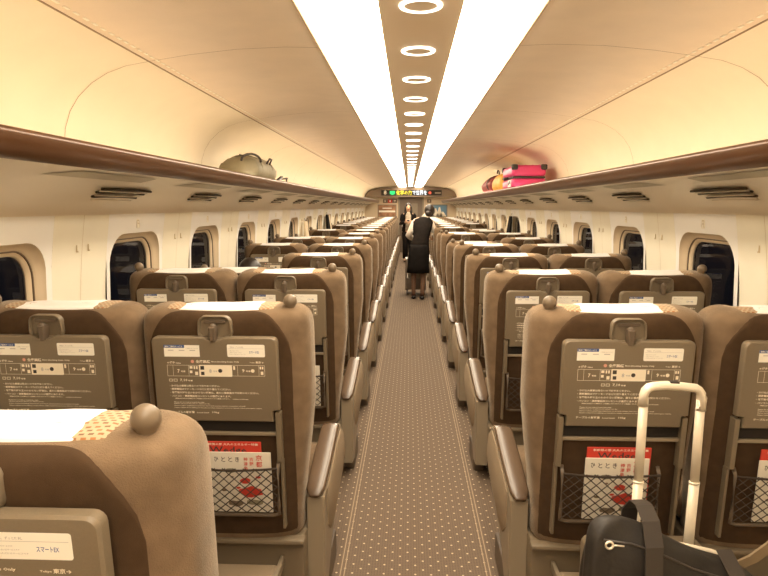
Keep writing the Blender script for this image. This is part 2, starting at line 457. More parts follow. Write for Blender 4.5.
# luggage racks
RLIP = [(1.075, 1.700), (1.012, 1.716), (1.002, 1.712), (1.000, 1.700), (1.010, 1.672), (1.030, 1.648), (1.050, 1.640)]
RUND = [(1.050, 1.640), (1.14, 1.642), (1.24, 1.628), (1.33, 1.598), (1.40, 1.560), (1.445, 1.527), (1.475, 1.50), (1.487, 1.482)]
def rack(s, side):
    r = empty('luggage_rack', (s * 1.25, 9.5, 1.64), 'long bronze-lipped luggage rack running above the %s windows' % side, 'luggage rack', 'two overhead luggage racks')
    def put(name, bm, m, **k):
        o = obj(name, bm, m, r, **k); o.matrix_parent_inverse = Matrix.Translation((-s * 1.25, -9.5, -1.64)); return o
    bm = bmesh.new(); sweep_y(bm, [(s * x, z) for x, z in RLIP], Y0 + .01, YE - .3)
    put('rack_lip', bm, 'rack_brown', smooth=True)
    bm = bmesh.new(); sweep_y(bm, [(s * x, z) for x, z in RUND], Y0 + .01, YE - .3)
    put('rack_underside', bm, 'rack_under', smooth=True)
    bm = bmesh.new(); box(bm, min(s * 1.06, s * 1.50), max(s * 1.06, s * 1.50), Y0 + .01, YE - .3, 1.690, 1.700)
    put('rack_shelf', bm, 'rack_under')
    bm = bmesh.new(); box(bm, min(s * 1.075, s * 1.095), max(s * 1.075, s * 1.095), Y0 + .1, YE - .4, 1.701, 1.707)
    put('cove_light', bm, 'cove')
    bm = bmesh.new()
    for y in (Y0 + .01, YE - .3):
        bm.faces.new([bm.verts.new((s * x, y, z)) for x, z in RLIP + RUND[1:] + [(1.487, 1.70)]])
    put('rack_end_cap', bm, 'rack_under')
    n = int((YE - Y0) / PITCH)
    for k in range(-2, n - 2):
        yc = 2.40 + PITCH * k
        if yc + .6 > YE - .3 or yc < 0: continue
        bm = bmesh.new()
        # lens panel, slightly curved trapezoid lying on the underside
        P = []
        for x, a, b in ((1.135, -.30, .30), (1.16, -.335, .335), (1.245, -.385, .385)):
            z = 1.642 - max(0, (x - 1.14)) * .13 - .003
            P.append([(s * x, yc + a + (b - a) * q / 8, z) for q in range(9)])
        loft(bm, P, caps=False, closed=False)
        put('reading_light_panel', bm, 'rack_panel')
        bm = bmesh.new()
        yv = yc + .43
        for j, (x, hw) in enumerate(((1.322, .245), (1.353, .23), (1.384, .21))):
            z = 1.598 - max(0, x - 1.33) * .56 - .006
            pts = []
            for q in range(9):
                t = -1 + 2 * q / 8; pts.append((s * (x - .012 * (1 - t * t)), yv + t * hw, z + .003 * (1 - t * t)))
            tube(bm, pts, .007, 6, flat=(.0085, .006))
        v = put('air_vent', bm, 'vent_dark', smooth=True)
        bm = bmesh.new()
        for j, (x, hw) in enumerate(((1.3375, .235), (1.3685, .215), (1.400, .19))):
            z = 1.598 - max(0, x - 1.33) * .56 - .010
            pts = []
            for q in range(9):
                t = -1 + 2 * q / 8; pts.append((s * (x - .012 * (1 - t * t)), yv + t * hw, z))
            tube(bm, pts, .005, 6, flat=(.005, .003))
        o = obj('vent_louvre', bm, 'rack_under', v, smooth=True)
rack(-1, 'left'); rack(1, 'right')

# end wall, door, sign board
bm = bmesh.new()
box(bm, -1.6, -.40, YE, YE + .08, 0, 2.25); box(bm, .44, 1.6, YE, YE + .08, 0, 2.25); box(bm, -.40, .44, YE, YE + .08, 1.85, 2.25)
struct(obj('wall_far', bm, 'bulkhead'))
bm = bmesh.new(); box(bm, -1.6, 1.6, Y0 - .08, Y0, 0, 2.25); struct(obj('wall_near', bm, 'bulkhead'))
d = empty('door_1', (0.02, YE + .05, 0), None, None); struct(d)
bm = bmesh.new()
box(bm, -.42, -.37, -.075, .05, 0, 1.85); box(bm, .37, .42, -.075, .05, 0, 1.85); box(bm, -.42, .42, -.075, .05, 1.82, 1.87)
obj('door_frame', bm, 'grey_l', d)
bm = bmesh.new(); box(bm, -.37, .37, .0, .04, 0, 1.82); obj('door_leaf', bm, 'doorm', d)
bm = bmesh.new(); box(bm, .02, .22, -.006, .0, .95, 1.62, .002); obj('door_pane', bm, 'grey_l', d)
bm = bmesh.new(); box(bm, -.30, -.27, -.03, .0, .85, 1.15, .006); obj('door_handle', bm, 'chrome', d)

bd = empty('sign_board', (0.03, YE - .35, 1.83), 'wide dark brown arched sign board across the far end under the ceiling', 'sign board')
top = []
for k in range(25):
    a = PI * k / 24; x = 1.47 * math.cos(a); z = .32 * math.sin(a) ** .55
    top.append((x, z))
out = [(x, z) for x, z in top] 
bm = bmesh.new()
loft(bm, [[(x, 0, z) for x, z in out], [(x, .33, z) for x, z in out]])
obj('board_body', bm, 'board', bd, angle=30)
bm = bmesh.new(); box(bm, -.98, .98, -.012, 0, .045, .215, .004); obj('display_panel', bm, 'dark', bd)
S_ = -.014
bm = bmesh.new(); text_bm(bm, '8', -.90, -.80, .07, .14, S_); obj_raw('car_number', bm, ['print'], bd)
bm = bmesh.new(); flat(bm, -.70, -.53, .09, .19, S_); flat(bm, -.66, -.57, .065, .09, S_); obj_raw('green_led', bm, ['led_g'], bd)
bm = bmesh.new(); text_bm(bm, '化学の力', -.49, .01, .055, .155, S_); obj_raw('yellow_led_text', bm, ['led_y'], bd)
bm = bmesh.new(); text_bm(bm, 'で世界を', .03, .50, .055, .155, S_); obj_raw('white_led_text', bm, ['led_w'], bd)
bm = bmesh.new(); bmesh.ops.create_circle(bm, cap_ends=True, radius=.045, segments=16)
for v in bm.verts: v.co = Vector((.60 + v.co.x, S_, .13 + v.co.y))
obj_raw('red_led', bm, ['led_r'], bd)
bm = bmesh.new(); box(bm, .76, .95, -.016, -.012, .10, .15, .001); obj('grey_plate', bm, 'grey_l', bd)

t = empty('pictogram_sign', (-.67, YE - .0, 1.70), 'small dark pictogram sign with a red middle square left of the far door', 'sign')
bm = bmesh.new(); box(bm, -.235, .235, -.02, 0, -.065, .065, .002); obj('sign_panel', bm, 'board', t)
bm = bmesh.new(); box(bm, -.07, .07, -.023, -.02, -.06, .06); obj('red_square', bm, 'redp', t)
bm = bmesh.new(); box(bm, -.18, -.15, -.023, -.02, -.035, .035); box(bm, .12, .19, -.023, -.02, 0, .035); box(bm, .145, .165, -.023, -.02, -.035, .035); box(bm, -.02, .02, -.025, -.023, -.03, .03)
obj('white_mark', bm, 'print', t)
t = empty('notice_plate', (.62, YE + .003, 1.70), 'tiny dark notice plate right of the far door', 'sign')
bm = bmesh.new(); box(bm, -.07, .07, -.012, 0, -.06, .06, .002); obj('plate', bm, 'board', t)
bm = bmesh.new(); text_bm(bm, '8', -.02, .02, -.03, .06, -.0125); obj_raw('plate_text', bm, ['print'], t)
# posters
t = empty('poster', (-.77, YE - .0, 1.38), 'framed brown landscape poster on the far wall left of the door', 'poster')
bm = bmesh.new(); box(bm, -.31, .31, -.02, 0, -.205, .205, .004); obj('poster_frame', bm, 'grey_l', t)
bm = bmesh.new(); box(bm, -.285, .285, -.024, -.02, -.18, .18); obj('poster_print', bm, 'poster_l', t)
bm = bmesh.new(); box(bm, -.27, .27, -.026, -.024, -.05, .01); box(bm, -.15, .15, -.0262, -.0242, .07, .10); obj('pale_band', bm, 'slot', t)
t = empty('poster', (.91, YE - .0, 1.38), 'framed blue poster with pale peaks on the far wall right of the door', 'poster')
bm = bmesh.new(); box(bm, -.31, .31, -.02, 0, -.205, .205, .004); obj('poster_frame', bm, 'grey_l', t)
bm = bmesh.new(); box(bm, -.285, .285, -.024, -.02, -.18, .18); obj('poster_print', bm, 'poster_r', t)
bm = bmesh.new()
for cx, h, w in ((-.08, .26, .12), (.05, .30, .10), (.16, .15, .12), (-.2, .12, .1)):
    slab(bm, [(cx - w, -.18), (cx + w, -.18), (cx + .02, -.18 + h), (cx - .02, -.18 + h)], -.026, -.024, .0005)
obj('pale_peak', bm, 'print', t)

# ------------------------------------------------------------------ seats
LEAN = .09
def shear(bm):
    for v in bm.verts: v.co.y += (1.10 - v.co.z) * LEAN
def body_bm(ks=1, wide=0.):
    bm = bmesh.new(); rings = []; N = 56
    lev = []
    TOP = {1.12: (.001, .001, .001), 1.14: (.004, .003, .003), 1.155: (.009, .007, .006), 1.167: (.018, .017, .010), 1.176: (.029, .033, .016), 1.183: (.043, .055, .024), 1.188: (.062, .085, .040)}
    for z in [.335, .35, .42, .55, .7, .85, 1.0, 1.08] + list(TOP): lev.append(z)
    for z in lev:
        hw = .252 + .029 * min(1, max(0, (z - .42) / .4)); yb, yf = -.10, .115
        if z in TOP: hw -= TOP[z][0]; yb += TOP[z][1]; yf -= TOP[z][2]
        if z < .345: yb += .01; yf -= .02; hw -= .01
        ym = .03; r = []
        for k in range(N):
            a = 2 * PI * k / N; c, s = math.cos(a), math.sin(a)
            n = 3.5 if s < 0 else 4
            x = (hw + (wide * min(1, max(0, (z - .50) / .35)) if c * ks > 0 else 0)) * math.copysign(abs(c) ** (2 / n), c); y = ym + (ym - yb if s < 0 else yf - ym) * math.copysign(abs(s) ** (2 / n), s)
            dip = .011 * max(0, 1 - (abs(x) / .17) ** 2) * min(1, max(0, (z - 1.10) / .08))
            dip += .30 * max(0, y + .02) * max(0, 1 - (abs(x) / .20) ** 2) * min(1, max(0, (z - 1.10) / .08))
            r.append((x, y, z - dip))
        rings.append(r)
    loft(bm, rings)
    return bm
BV = None
def set_bv(ks, wide):
    global BV
    b = body_bm(ks, wide); bmesh.ops.recalc_face_normals(b, faces=b.faces); BV = BVHTree.FromBMesh(b); b.free()
def back_panel_bm():
    bm = bmesh.new(); NX, NZ = 32, 40; W = .250; G = []
    for j in range(NZ + 1):
        rr = []
        for i in range(NX + 1):
            x = -W + 2 * W * i / NX
            ax = max(0, abs(x) - .085) / (W - .085)
            q = .99 + .192 * max(0, 1 - ax ** 2.6) ** .55
            q = .352 + (q - .352) * (1 - (1 - j / NZ) ** 1.35)
            if q <= 1.09: o_, d_ = Vector((x, .01, q)), Vector((0, -1, 0))
            else:
                a = math.radians((q - 1.09) / .092 * 53); o_, d_ = Vector((x, .01, 1.09)), Vector((0, -math.cos(a), math.sin(a)))
            h = BV.ray_cast(o_, d_)[0]
            e = min(i, NX - i, j, NZ - j)
            off = .007 if e > 1 else (.005 if e == 1 else -.004)
            rr.append(bm.verts.new((h if h else o_ + d_ * .1) + d_ * off))
        G.append(rr)
    for j in range(NZ):
        for i in range(NX): bm.faces.new((G[j][i], G[j][i + 1], G[j + 1][i + 1], G[j + 1][i]))
    return bm
def wrap_bm(W, a0, a1, off, NA=22, NX=16, wav=0., taper=0):
    """patch over the top edge; angle 0 = straight back, 90 = up, 180 = straight front"""
    bm = bmesh.new(); G = []; uv = bm.loops.layers.uv.new('UVMap'); U = {}
    for j in range(NA + 1):
        rr = []; a = math.radians(a0 + (a1 - a0) * j / NA)
        dr = Vector((0, -math.cos(a), math.sin(a)))
        for i in range(NX + 1):
            x = (-W + 2 * W * i / NX) * (1 - taper * (1 - j / NA))
            h = BV.ray_cast(Vector((x, .01, 1.09)), dr)[0]
            e = min(i, NX - i, j, NA - j)
            o = off if e > 0 else -.004
            p = h + dr * (o + wav * math.sin(x * 33 + j * .3) * (e > 0))
            v = bm.verts.new(p); U[v] = (x, (p - Vector((x, .01, 1.09))).length * 0 + a * .12); rr.append(v)
        G.append(rr)
    for j in range(NA):
        for i in range(NX):
            f = bm.faces.new((G[j][i], G[j][i + 1], G[j + 1][i + 1], G[j + 1][i]))
            for l in f.loops: l[uv].uv = U[l.vert]
    return bm

# shared meshes for tray print
TU = .000622
def tx(px): return (px - 347.5) * TU           # tray-local x of a measured column
def tz(py): return 1.099 - (py - 25) * .000640       # z of a measured line
YT = -.1405                                      # front face of the tray
def notice_bm(dx):
    bm = bmesh.new(); y = YT - .0006
    def T(s, a, b, cy, h, mi=0): text_bm(bm, s, tx(a), tx(b), tz(cy + h / 2), h * TU, y, mi, .022)
    T('全席禁煙', 247, 324, 153, 17); T('Non-Smoking Seats Only', 330, 478, 154, 10)
    T('←博多', 95, 137, 160, 13); T('Hakata', 141, 168, 162, 7); T('Tokyo', 534, 562, 157, 7); T('東京→', 565, 607, 155, 13)
    ring_flat(bm, tx(92), tx(264), tz(233), tz(173), 1.6 * TU, y)
    ring_flat(bm, tx(437), tx(612), tz(230), tz(171), 1.6 * TU, y)
    flat(bm, tx(264), tx(437), tz(234), tz(171), y)
    for c in (123, 206): flat(bm, tx(c), tx(c + 1.4), tz(232), tz(174), y)
    for c in (467, 580): flat(bm, tx(c), tx(c + 1.4), tz(229), tz(172), y)
    T('7', 146, 158, 205, 20); T('号車', 164, 188, 207, 10); T('9', 491, 505, 200, 20); T('号車', 511, 536, 203, 10)
    for (a, b, c, d) in ((212, 228, 192, 178), (234, 242, 194, 178), (247, 255, 194, 178), (212, 226, 216, 202), (240, 256, 226, 208), (445, 455, 196, 176), (585, 593, 192, 178), (597, 605, 192, 178), (590, 604, 222, 204)):
        flat(bm, tx(a), tx(b), tz(c), tz(d), y); 
    def disc(px, py, r, mi, yy):
        vs = [bm.verts.new((tx(px) + r * TU * math.cos(2 * PI * k / 16), yy, tz(py) + r * TU * math.sin(2 * PI * k / 16))) for k in range(16)]
        f = bm.faces.new(vs); f.material_index = mi
    disc(548, 201, 10, 0, y); disc(375, 202, 11, 1, y - .0004); disc(230, 153, 9, 2, y - .0002)
    text_bm(bm, '8', tx(316), tx(330), tz(214), 22 * TU, y - .0004, 3); text_bm(bm, '号車', tx(337), tx(360), tz(210), 10 * TU, y - .0004, 3)
    for (a, b, c, d) in ((270, 290, 197, 177), (272, 290, 226, 208)): flat(bm, tx(a), tx(b), tz(c), tz(d), y - .0004, 1)
    a = 98 + dx
    for (p, q) in ((a, a + 18), (a + 24, a + 44)): ring_flat(bm, tx(p), tx(q), tz(262), tz(248), 2.4 * TU, y)
    T('7,10', a + 58, a + 98, 255, 17); T('号車', a + 101, a + 126, 257, 9)
    T('・かけ込み乗車は危ないのでおやめください。', 98, 368, 285, 12)
    T('・携帯電話はマナーモードなどに切り替えてください。', 98, 425, 303, 12)
    T('・不審物や持ち主のわからない荷物は、直ちに乗務員までお知らせください。', 98, 575, 322, 12)
    T('・パソコン・携帯電話用コンセントが座席にあります。', 98, 425, 341, 12)
    T('通話は周辺のお客様のご迷惑になりますのでご遠慮ください。', 122, 418, 356, 9); T('Outlets at all seats', 432, 517, 356, 6)
    T('Please do not rush to board the train.', 115, 280, 375, 6); T('Please set your phone to silent mode.', 115, 310, 384, 6)
    T('If you notice anything suspicious on board, please inform a member of staff.', 115, 500, 395, 6)
    T('Please refrain from talking on the phone while seated so as not to disturb other passengers nearby.', 115, 588, 406, 6)
    T('テーブルの耐荷重', 98, 222, 430, 13); T('Load limit', 235, 300, 432, 7); T('10kg', 318, 355, 431, 13)
    shear(bm); return bm
def st1_bm():
    bm = bmesh.new(); y = YT - .001
    flat(bm, tx(83), tx(272), tz(128), tz(66), y); flat(bm, tx(83), tx(192), tz(81), tz(65.5), y - .0004, 1)
    text_bm(bm, '無料ご案内サービス', tx(88), tx(182), tz(78.5), 10 * TU, y - .0008, 0)
    for a in (104, 162, 219):
        flat(bm, tx(a), tx(a + 30), tz(96), tz(92), y - .0004, 2)
    text_bm(bm, 'ご利用いただけます', tx(200), tx(265), tz(86), 6 * TU, y - .0004, 2)
    shear(bm); return bm
def st2_bm():
    bm = bmesh.new(); y = YT - .001
    pts = [bm.verts.new((x, y, z)) for x, z in rrect(199 * TU, 68 * TU, 7 * TU, 3, tx(517.5), tz(94))]; bm.faces.new(pts)
    text_bm(bm, '予約は、ずっと便利。', tx(432), tx(505), tz(79), 8 * TU, y - .0004, 1)
    flat(bm, tx(425), tx(610), tz(83), tz(82), y - .0004, 1)
    for q, w in ((94, 480), (103, 495), (112, 515)): text_bm(bm, 'ご予約いただけるサービスです', tx(428), tx(w), tz(q + 3), 5 * TU, y - .0004, 1)
    text_bm(bm, 'スマートEX', tx(534), tx(586), tz(108), 14 * TU, y - .0004, 2)
    shear(bm); return bm

def magazine_net_bm(xa, xb):
    bm = bmesh.new(); z0, z1 = .478, .642; yb = -.150
    cell = .031
    L = []
    k = -20
    def yy(x, z): return yb - .012 * math.sin(PI * (x - xa) / (xb - xa)) * math.sin(PI * min(1, max(0, (z - z0) / (z1 - z0))) * .8 + .3)
    for sgn in (1, -1):
        for q in range(-30, 40):
            pts = []
            for t in range(41):
                z = z0 + (z1 - z0) * t / 40; x = xa + q * cell * 1.15 + sgn * (z - z0) * 1.12
                if xa <= x <= xb: pts.append((x, yy(x, z) - .0007 * sgn, z))
            if len(pts) > 3: tube(bm, pts[::4] + ([pts[-1]] if (len(pts) - 1) % 4 else []), .0019, 4)
    top = [(xa + (xb - xa) * q / 10, yy(xa + (xb - xa) * q / 10, z1), z1 - .008 * math.sin(PI * q / 10)) for q in range(11)]
    tube(bm, top, .004, 6)
    shear(bm); return bm

def make_seat(s, car_side, kind):
    """s: side of the grip knob; kind aisle/window"""
    r = bpy.data.objects.new('train_seat', None); C.objects.link(r)
    wide = .020 if kind == 'aisle' else .012; set_bv(s, wide)
    bm = body_bm(s, wide); shear(bm); obj('seat_back', bm, 'velour', r, smooth=True)
    bm = back_panel_bm(); shear(bm); obj('back_panel', bm, 'velour_shaded', r, smooth=True)  # back piece, darkened in colour for how the velour shades
    bm = wrap_bm(.216, 53, 172, .003, taper=.10); shear(bm); obj('patterned_headrest', bm, 'pattern', r, smooth=True)
    bm = wrap_bm(.146, 53, 150, .0045, wav=.001); shear(bm); obj('white_head_cover', bm, 'white_cloth', r, smooth=True)
    bm = bmesh.new(); kx, ky, kz = s * .232, -.018, 1.203
    N = 20
    prof = [(.0, .0235), (.008, .0222), (.015, .018), (.0205, .0115), (.0232, .003), (.0232, -.004), (.0205, -.0125), (.016, -.018), (.0145, -.022), (.0145, -.05)]
    loft(bm, [[(kx + max(R, .0005) * math.cos(2 * PI * k / N), ky + max(R, .0005) * math.sin(2 * PI * k / N), kz + z) for k in range(N)] for R, z in prof])
    shear(bm); obj('grip_knob', bm, 'knob', r, smooth=True)
    # table with its latch
    bm = bmesh.new()
    w = .2070; o = [(-w + .022, .806), (-w + .022, .844), (-w, .848)]
    R_ = .018
    o += [(-w, 1.099 - R_)] + [(-w + R_ - R_ * math.cos(a), 1.099 - R_ + R_ * math.sin(a)) for a in (PI / 8, PI / 4, 3 * PI / 8, PI / 2)]
    o += [(-.035, 1.099), (-.022, 1.092), (.0, 1.088), (.022, 1.092), (.035, 1.099)]
    o += [(w - R_ + R_ * math.sin(a), 1.099 - R_ + R_ * math.cos(a)) for a in (0, PI / 8, PI / 4, 3 * PI / 8, PI / 2)]
    o += [(w, .848), (w - .022, .844), (w - .022, .806)]
    cx, cz = 0, .95
    def ins(d): return [(x * (1 - d / w), cz + (z - cz) * (1 - d / .149)) for x, z in o]
    loft(bm, [[(x, -.112, z) for x, z in o], [(x, -.133, z) for x, z in o], [(x, -.139, z) for x, z in ins(.004)], [(x, -.1405, z) for x, z in ins(.014)]])
    shear(bm); tray = obj('tray_table', bm, 'grey', r, angle=28)
    bm = notice_bm(0 if car_side < 0 else 118); obj_raw('printed_notice', bm, ['print', 'ink', 'pink_dot', 'pale'], tray)
    obj_raw('blue_headed_sticker', st1_bm(), ['sticker', 'blue', 'pale'], tray)
    obj_raw('white_sticker', st2_bm(), ['sticker', 'pale', 'blue'], tray)
    # latch bezel
    bm = bmesh.new(); bz = rrect(.106, .078, .022, 4, 0, 1.128)
    bz = [(x * (1 + .12 * (1.167 - z) / .078), z) for x, z in bz]
    def sc(f): return [(x * f, 1.128 + (z - 1.128) * f) for x, z in bz]
    loft(bm, [[(x, -.100, z) for x, z in sc(1.0)], [(x, -.121, z) for x, z in sc(.99)], [(x, -.123, z) for x, z in sc(.95)], [(x, -.121, z) for x, z in sc(.88)], [(x, -.112, z) for x, z in sc(.85)]])
    shear(bm); lt = obj('table_latch', bm, 'grey', r, angle=40)
    bm = bmesh.new(); slab(bm, rrect(.072, .010, .0045, 3, 0, 1.147), -.119, -.112, .001); shear(bm); obj('latch_slot', bm, 'grey_d', lt)
    bm = bmesh.new(); slab(bm, [(-.011, 1.135), (.011, 1.135), (.0125, 1.128), (.010, 1.105), (.007, 1.085), (-.007, 1.085), (-.010, 1.105), (-.0125, 1.128)], -.150, -.118, .004)
    sphere(bm, (0, -.135, 1.132), .0125, 12, 8); shear(bm); obj('latch_hook', bm, 'grey_d', lt, angle=40)
    # table arms and crossbar
    for q in (-1, 1):
        bm = bmesh.new()
        box(bm, q * .199 - .0085, q * .199 + .0085, -.135, -.100, .66, .838, .002)
        box(bm, q * .203 - .005, q * .203 + .005, -.122, -.095, .40, .66, .002)
        shear(bm); obj('table_arm', bm, 'grey', r)
    bm = bmesh.new(); box(bm, -.197, .197, -.120, -.107, .748, .762, .004); shear(bm); obj('crossbar', bm, 'grey_l', r)
    bm = bmesh.new(); box(bm, -.196, .196, -.113, -.105, .764, .812); shear(bm); obj('table_recess', bm, 'dark', r)
    # pocket
    xa, xb = (-.185, .132) if car_side > 0 else (-.132, .192)
    bm = bmesh.new()
    pts = [(xa, -.118, .66), (xa, -.135, .64), (xa, -.142, .50), (xa, -.140, .468), (xa + .02, -.140, .462), (xb - .02, -.140, .462), (xb, -.140, .468), (xb, -.142, .50), (xb, -.135, .64), (xb, -.118, .66)]
    tube(bm, pts, .0065, 8); shear(bm); pk = obj('seat_pocket', bm, 'grey_d', r, smooth=True)
    obj('pocket_net', magazine_net_bm(xa, xb), 'net', pk)
    # cushion, base, foot rest
    bm = bmesh.new(); box(bm, -.255, .255, .14, .64, .345, .445, .035, 3); obj('seat_cushion', bm, 'velour', r, smooth=True)
    bm = bmesh.new(); box(bm, -.262, .262, .0, .60, .13, .335, .012); box(bm, -.268, .268, -.045, .0, .330, .347, .005)
    obj('seat_base', bm, 'grey', r, angle=30)
    bm = bmesh.new(); box(bm, -.20, .20, .12, .50, 0, .13, .01); obj('pedestal', bm, 'grey_d', r)
    bm = bmesh.new(); box(bm, -.175, .175, -.19, -.05, .235, .262, .01); fr = obj('foot_rest', bm, 'armplate', r)
    bm = bmesh.new(); box(bm, -.185, .185, -.20, -.188, .232, .268, .004)
    for q in (-1, 1): box(bm, q * .182 - .008, q * .182 + .008, -.195, .0, .232, .268, .004)
    obj('foot_rest_rim', bm, 'grey_l', fr)
    # armrests
    if kind == 'aisle':
        bm = bmesh.new()
        xo, xi = s * .325, s * .258
        def X_(x, y): return x + s * .045 * (y - .06)
        P = [(.07, .455), (.24, .530), (.42, .600), (.47, .595), (.53, .55), (.575, .48), (.58, .42), (.52, .365), (.38, .30), (.24, .22), (.17, .13), (.14, .09), (.07, .09)]
        def ins(f): return [(.33 + (y - .33) * f, .36 + (z - .36) * f) for y, z in P]
        loft(bm, [[(X_(xi, y), y, z) for y, z in ins(.98)], [(X_(xi + s * .004, y), y, z) for y, z in P], [(X_(xo - s * .006, y), y, z) for y, z in P], [(X_(xo, y), y, z) for y, z in ins(.97)]])
        a = obj('armrest', bm, 'grey_l', r, angle=35)
        bm = bmesh.new()
        rings = []
        for k in range(15):
            t = k / 14; y = .056 + t * .395; z = .460 + .152 * t - .02 * max(0, t - .85) / .15
            e = min(1, math.sqrt(max(0, 1 - (max(0, abs(t - .5) - .42) / .08) ** 2)) * .45 + .55)
            h = .024 * e; wv = .035 + .003 * math.sin(PI * t)
            cxx = s * .291
            rings.append([(X_(cxx + wv * e * math.copysign(abs(math.cos(2 * PI * q / 16)) ** .6, math.cos(2 * PI * q / 16)), y), y, z + h * .5 + h * .5 * math.copysign(abs(math.sin(2 * PI * q / 16)) ** .8, math.sin(2 * PI * q / 16))) for q in range(16)])
        loft(bm, rings); obj('armrest_pad', bm, 'pad', a, smooth=True)
        bm = bmesh.new()
        Q = [(.13, .462), (.24, .508), (.36, .556), (.46, .578), (.52, .54), (.558, .48), (.562, .43), (.50, .385), (.38, .335), (.27, .285), (.19, .27), (.145, .31), (.125, .38)]
        def qi(f): return [(.34 + (y - .34) * f, .41 + (z - .41) * f) for y, z in Q]
        loft(bm, [[(X_(xo - s * .004, y), y, z) for y, z in Q], [(X_(xo + s * .003, y), y, z) for y, z in Q], [(X_(xo + s * .006, y), y, z) for y, z in qi(.96)]])
        obj('armrest_side_panel', bm, 'armplate', a, angle=30)
        bm = bmesh.new(); box(bm, min(xo, xi) + .004, max(xo, xi) - .004, .20, .46, 0.0, .12, .006)
        obj('foot_plate', bm, 'grey_d', r)
        bm = bmesh.new(); box(bm, -s * .2715 - .0095, -s * .2715 + .0095, .12, .60, .40, .535, .006)
        obj('centre_armrest', bm, 'pad', r)
    else:
        bm = bmesh.new(); box(bm, s * .283 - .014, s * .283 + .014, .10, .62, .34, .52, .01); obj('armrest', bm, 'grey_l', r)
    return r

PV = Vector((0, .07, .38))
BACK = {'seat_back', 'back_panel', 'patterned_headrest', 'white_head_cover', 'grip_knob', 'tray_table', 'table_latch', 'table_arm', 'crossbar', 'table_recess', 'seat_pocket'}
def recline(o, deg, dz):
    Rm = Matrix.Translation((0, 0, dz)) @ Matrix.Translation(PV) @ Matrix.Rotation(math.radians(deg), 4, 'X') @ Matrix.Translation(-PV)
    for ch in o.children:
        if ch.name.split('.')[0] in BACK: ch.matrix_basis = Rm
RECL = {(-1, 'aisle', 1): (0, -.005), (-1, 'window', 4): (8, -.085), (-1, 'window', 7): (2, -.045), (-1, 'window', 9): (9, -.06), (1, 'window', 8): (8, -.07), (1, 'window', 9): (3, -.045), (1, 'window', 10): (8, -.06), (1, 'aisle', 6): (3, -.04), (1, 'aisle', 8): (2, -.035)}
SMALL = {'printed_notice', 'blue_headed_sticker', 'white_sticker', 'latch_slot', 'latch_hook', 'pocket_net', 'foot_rest', 'foot_rest_rim', 'seat_pocket', 'table_recess', 'crossbar'}
for cs, side in ((-1, 'left'), (1, 'right')):
    for kind, X in (('aisle', .667), ('window', 1.232)):
        s = -cs if kind == 'aisle' else cs
        first = None; todo = []
        for n in range(1, 18):
            if cs > 0 and n == 1: continue
            if first is None: first = make_seat(s, cs, kind); o = first
            else: o = copy_tree(first, skip=SMALL if n > 8 else ())
            o.location = (cs * X, row(n), 0)
            nn = n if cs < 0 else n - 1
            if (cs, kind, n) in RECL: todo.append((o, RECL[(cs, kind, n)]))
            extra = ''
            wd = ORD[nn - 1] + ' row on the %s from the camera' % side
            if nn == 1: wd = 'nearest row on the %s' % side
            tag(o, 'brown velour %s seat with white head cover, %s' % (kind, wd), 'seat', 'seats %s of the aisle' % side)
        for o, q in todo: recline(o, *q)

# ------------------------------------------------------------------ magazines in the pockets
def magazines(cs, kind, n):
    X = cs * (.667 if kind == 'aisle' else 1.232)
    off = (-.110, .100) if cs > 0 else (-.045, .168)
    ro = (-.105, .106) if cs > 0 else (-.078, .135)
    side = 'left' if cs < 0 else 'right'; nn = n if cs < 0 else n - 1
    where = '%s %s seat pocket, %s row' % (side, kind, 'nearest' if nn == 1 else ORD[nn - 1])
    def mk(name, label, x0, x1, z1, ya, yb, m):
        r = empty(name, (X, row(n), 0), label, 'magazine', 'magazines in the seat pockets')
        bm = bmesh.new(); box(bm, x0, x1, ya, yb, z1 - .225, z1, .0015, 1); shear(bm)
        obj('cover', bm, m, r); return r
    r = mk('red_magazine', 'red magazine behind the white one in the ' + where, ro[0], ro[1], .728, -.124, -.119, 'redp')
    bm = bmesh.new(); y = -.1245
    text_bm(bm, '新幹線の旅 大人のエネルギー特集', ro[0] + .02, ro[1] - .01, .714, .009, y, 0); text_bm(bm, 'Wedge', ro[0] + .035, ro[1] - .05, .680, .030, y, 1)
    shear(bm); obj_raw('cover_text', bm, ['print', 'ink'], r)
    r = mk('white_magazine', 'white magazine with red and black writing in the ' + where, off[0], off[1], .692, -.131, -.126, 'paper')
    bm = bmesh.new(); y = -.1316; x0, x1 = off
    for k, ch in enumerate('ひととき'): text_bm(bm, ch, x0 + .018 + k * .024, x0 + .032 + k * .024, .656, .019, y, 1)
    for k, ch in enumerate('京都'): text_bm(bm, ch, x1 - .052, x1 - .030, .662 - k * .024, .021, y, 0)
    for k, ch in enumerate('吉野'): text_bm(bm, ch, x1 - .074, x1 - .060, .660 - k * .017, .014, y, 0)
    for k, ch in enumerate('神津島'): text_bm(bm, ch, x1 - .094, x1 - .080, .660 - k * .017, .014, y, 0)
    shear(bm); obj_raw('cover_text', bm, ['redp', 'ink'], r)
    bm = bmesh.new(); y = -.1314; rnd = random.Random(3)
    def blob(cx, cz, a, b, mi):
        vs = [bm.verts.new((cx + a * math.cos(t * PI / 6) * rnd.uniform(.7, 1.1), y, cz + b * math.sin(t * PI / 6) * rnd.uniform(.7, 1.1))) for t in range(12)]
        bm.faces.new(vs).material_index = mi
    xm = (x0 + x1) / 2
    blob(xm + .035, .545, .045, .022, 0); blob(xm + .015, .585, .02, .012, 0); blob(xm - .02, .50, .028, .012, 2); blob(xm + .045, .505, .035, .012, 3)
    blob(xm - .03, .60, .006, .004, 2); blob(xm + .06, .60, .01, .005, 0); blob(xm - .06, .55, .01, .006, 2); blob(xm - .035, .625, .022, .009, 3); blob(xm - .01, .56, .008, .005, 0)
    shear(bm); obj_raw('cover_picture', bm, ['redp', 'ink', 'board', 'olive'], r)
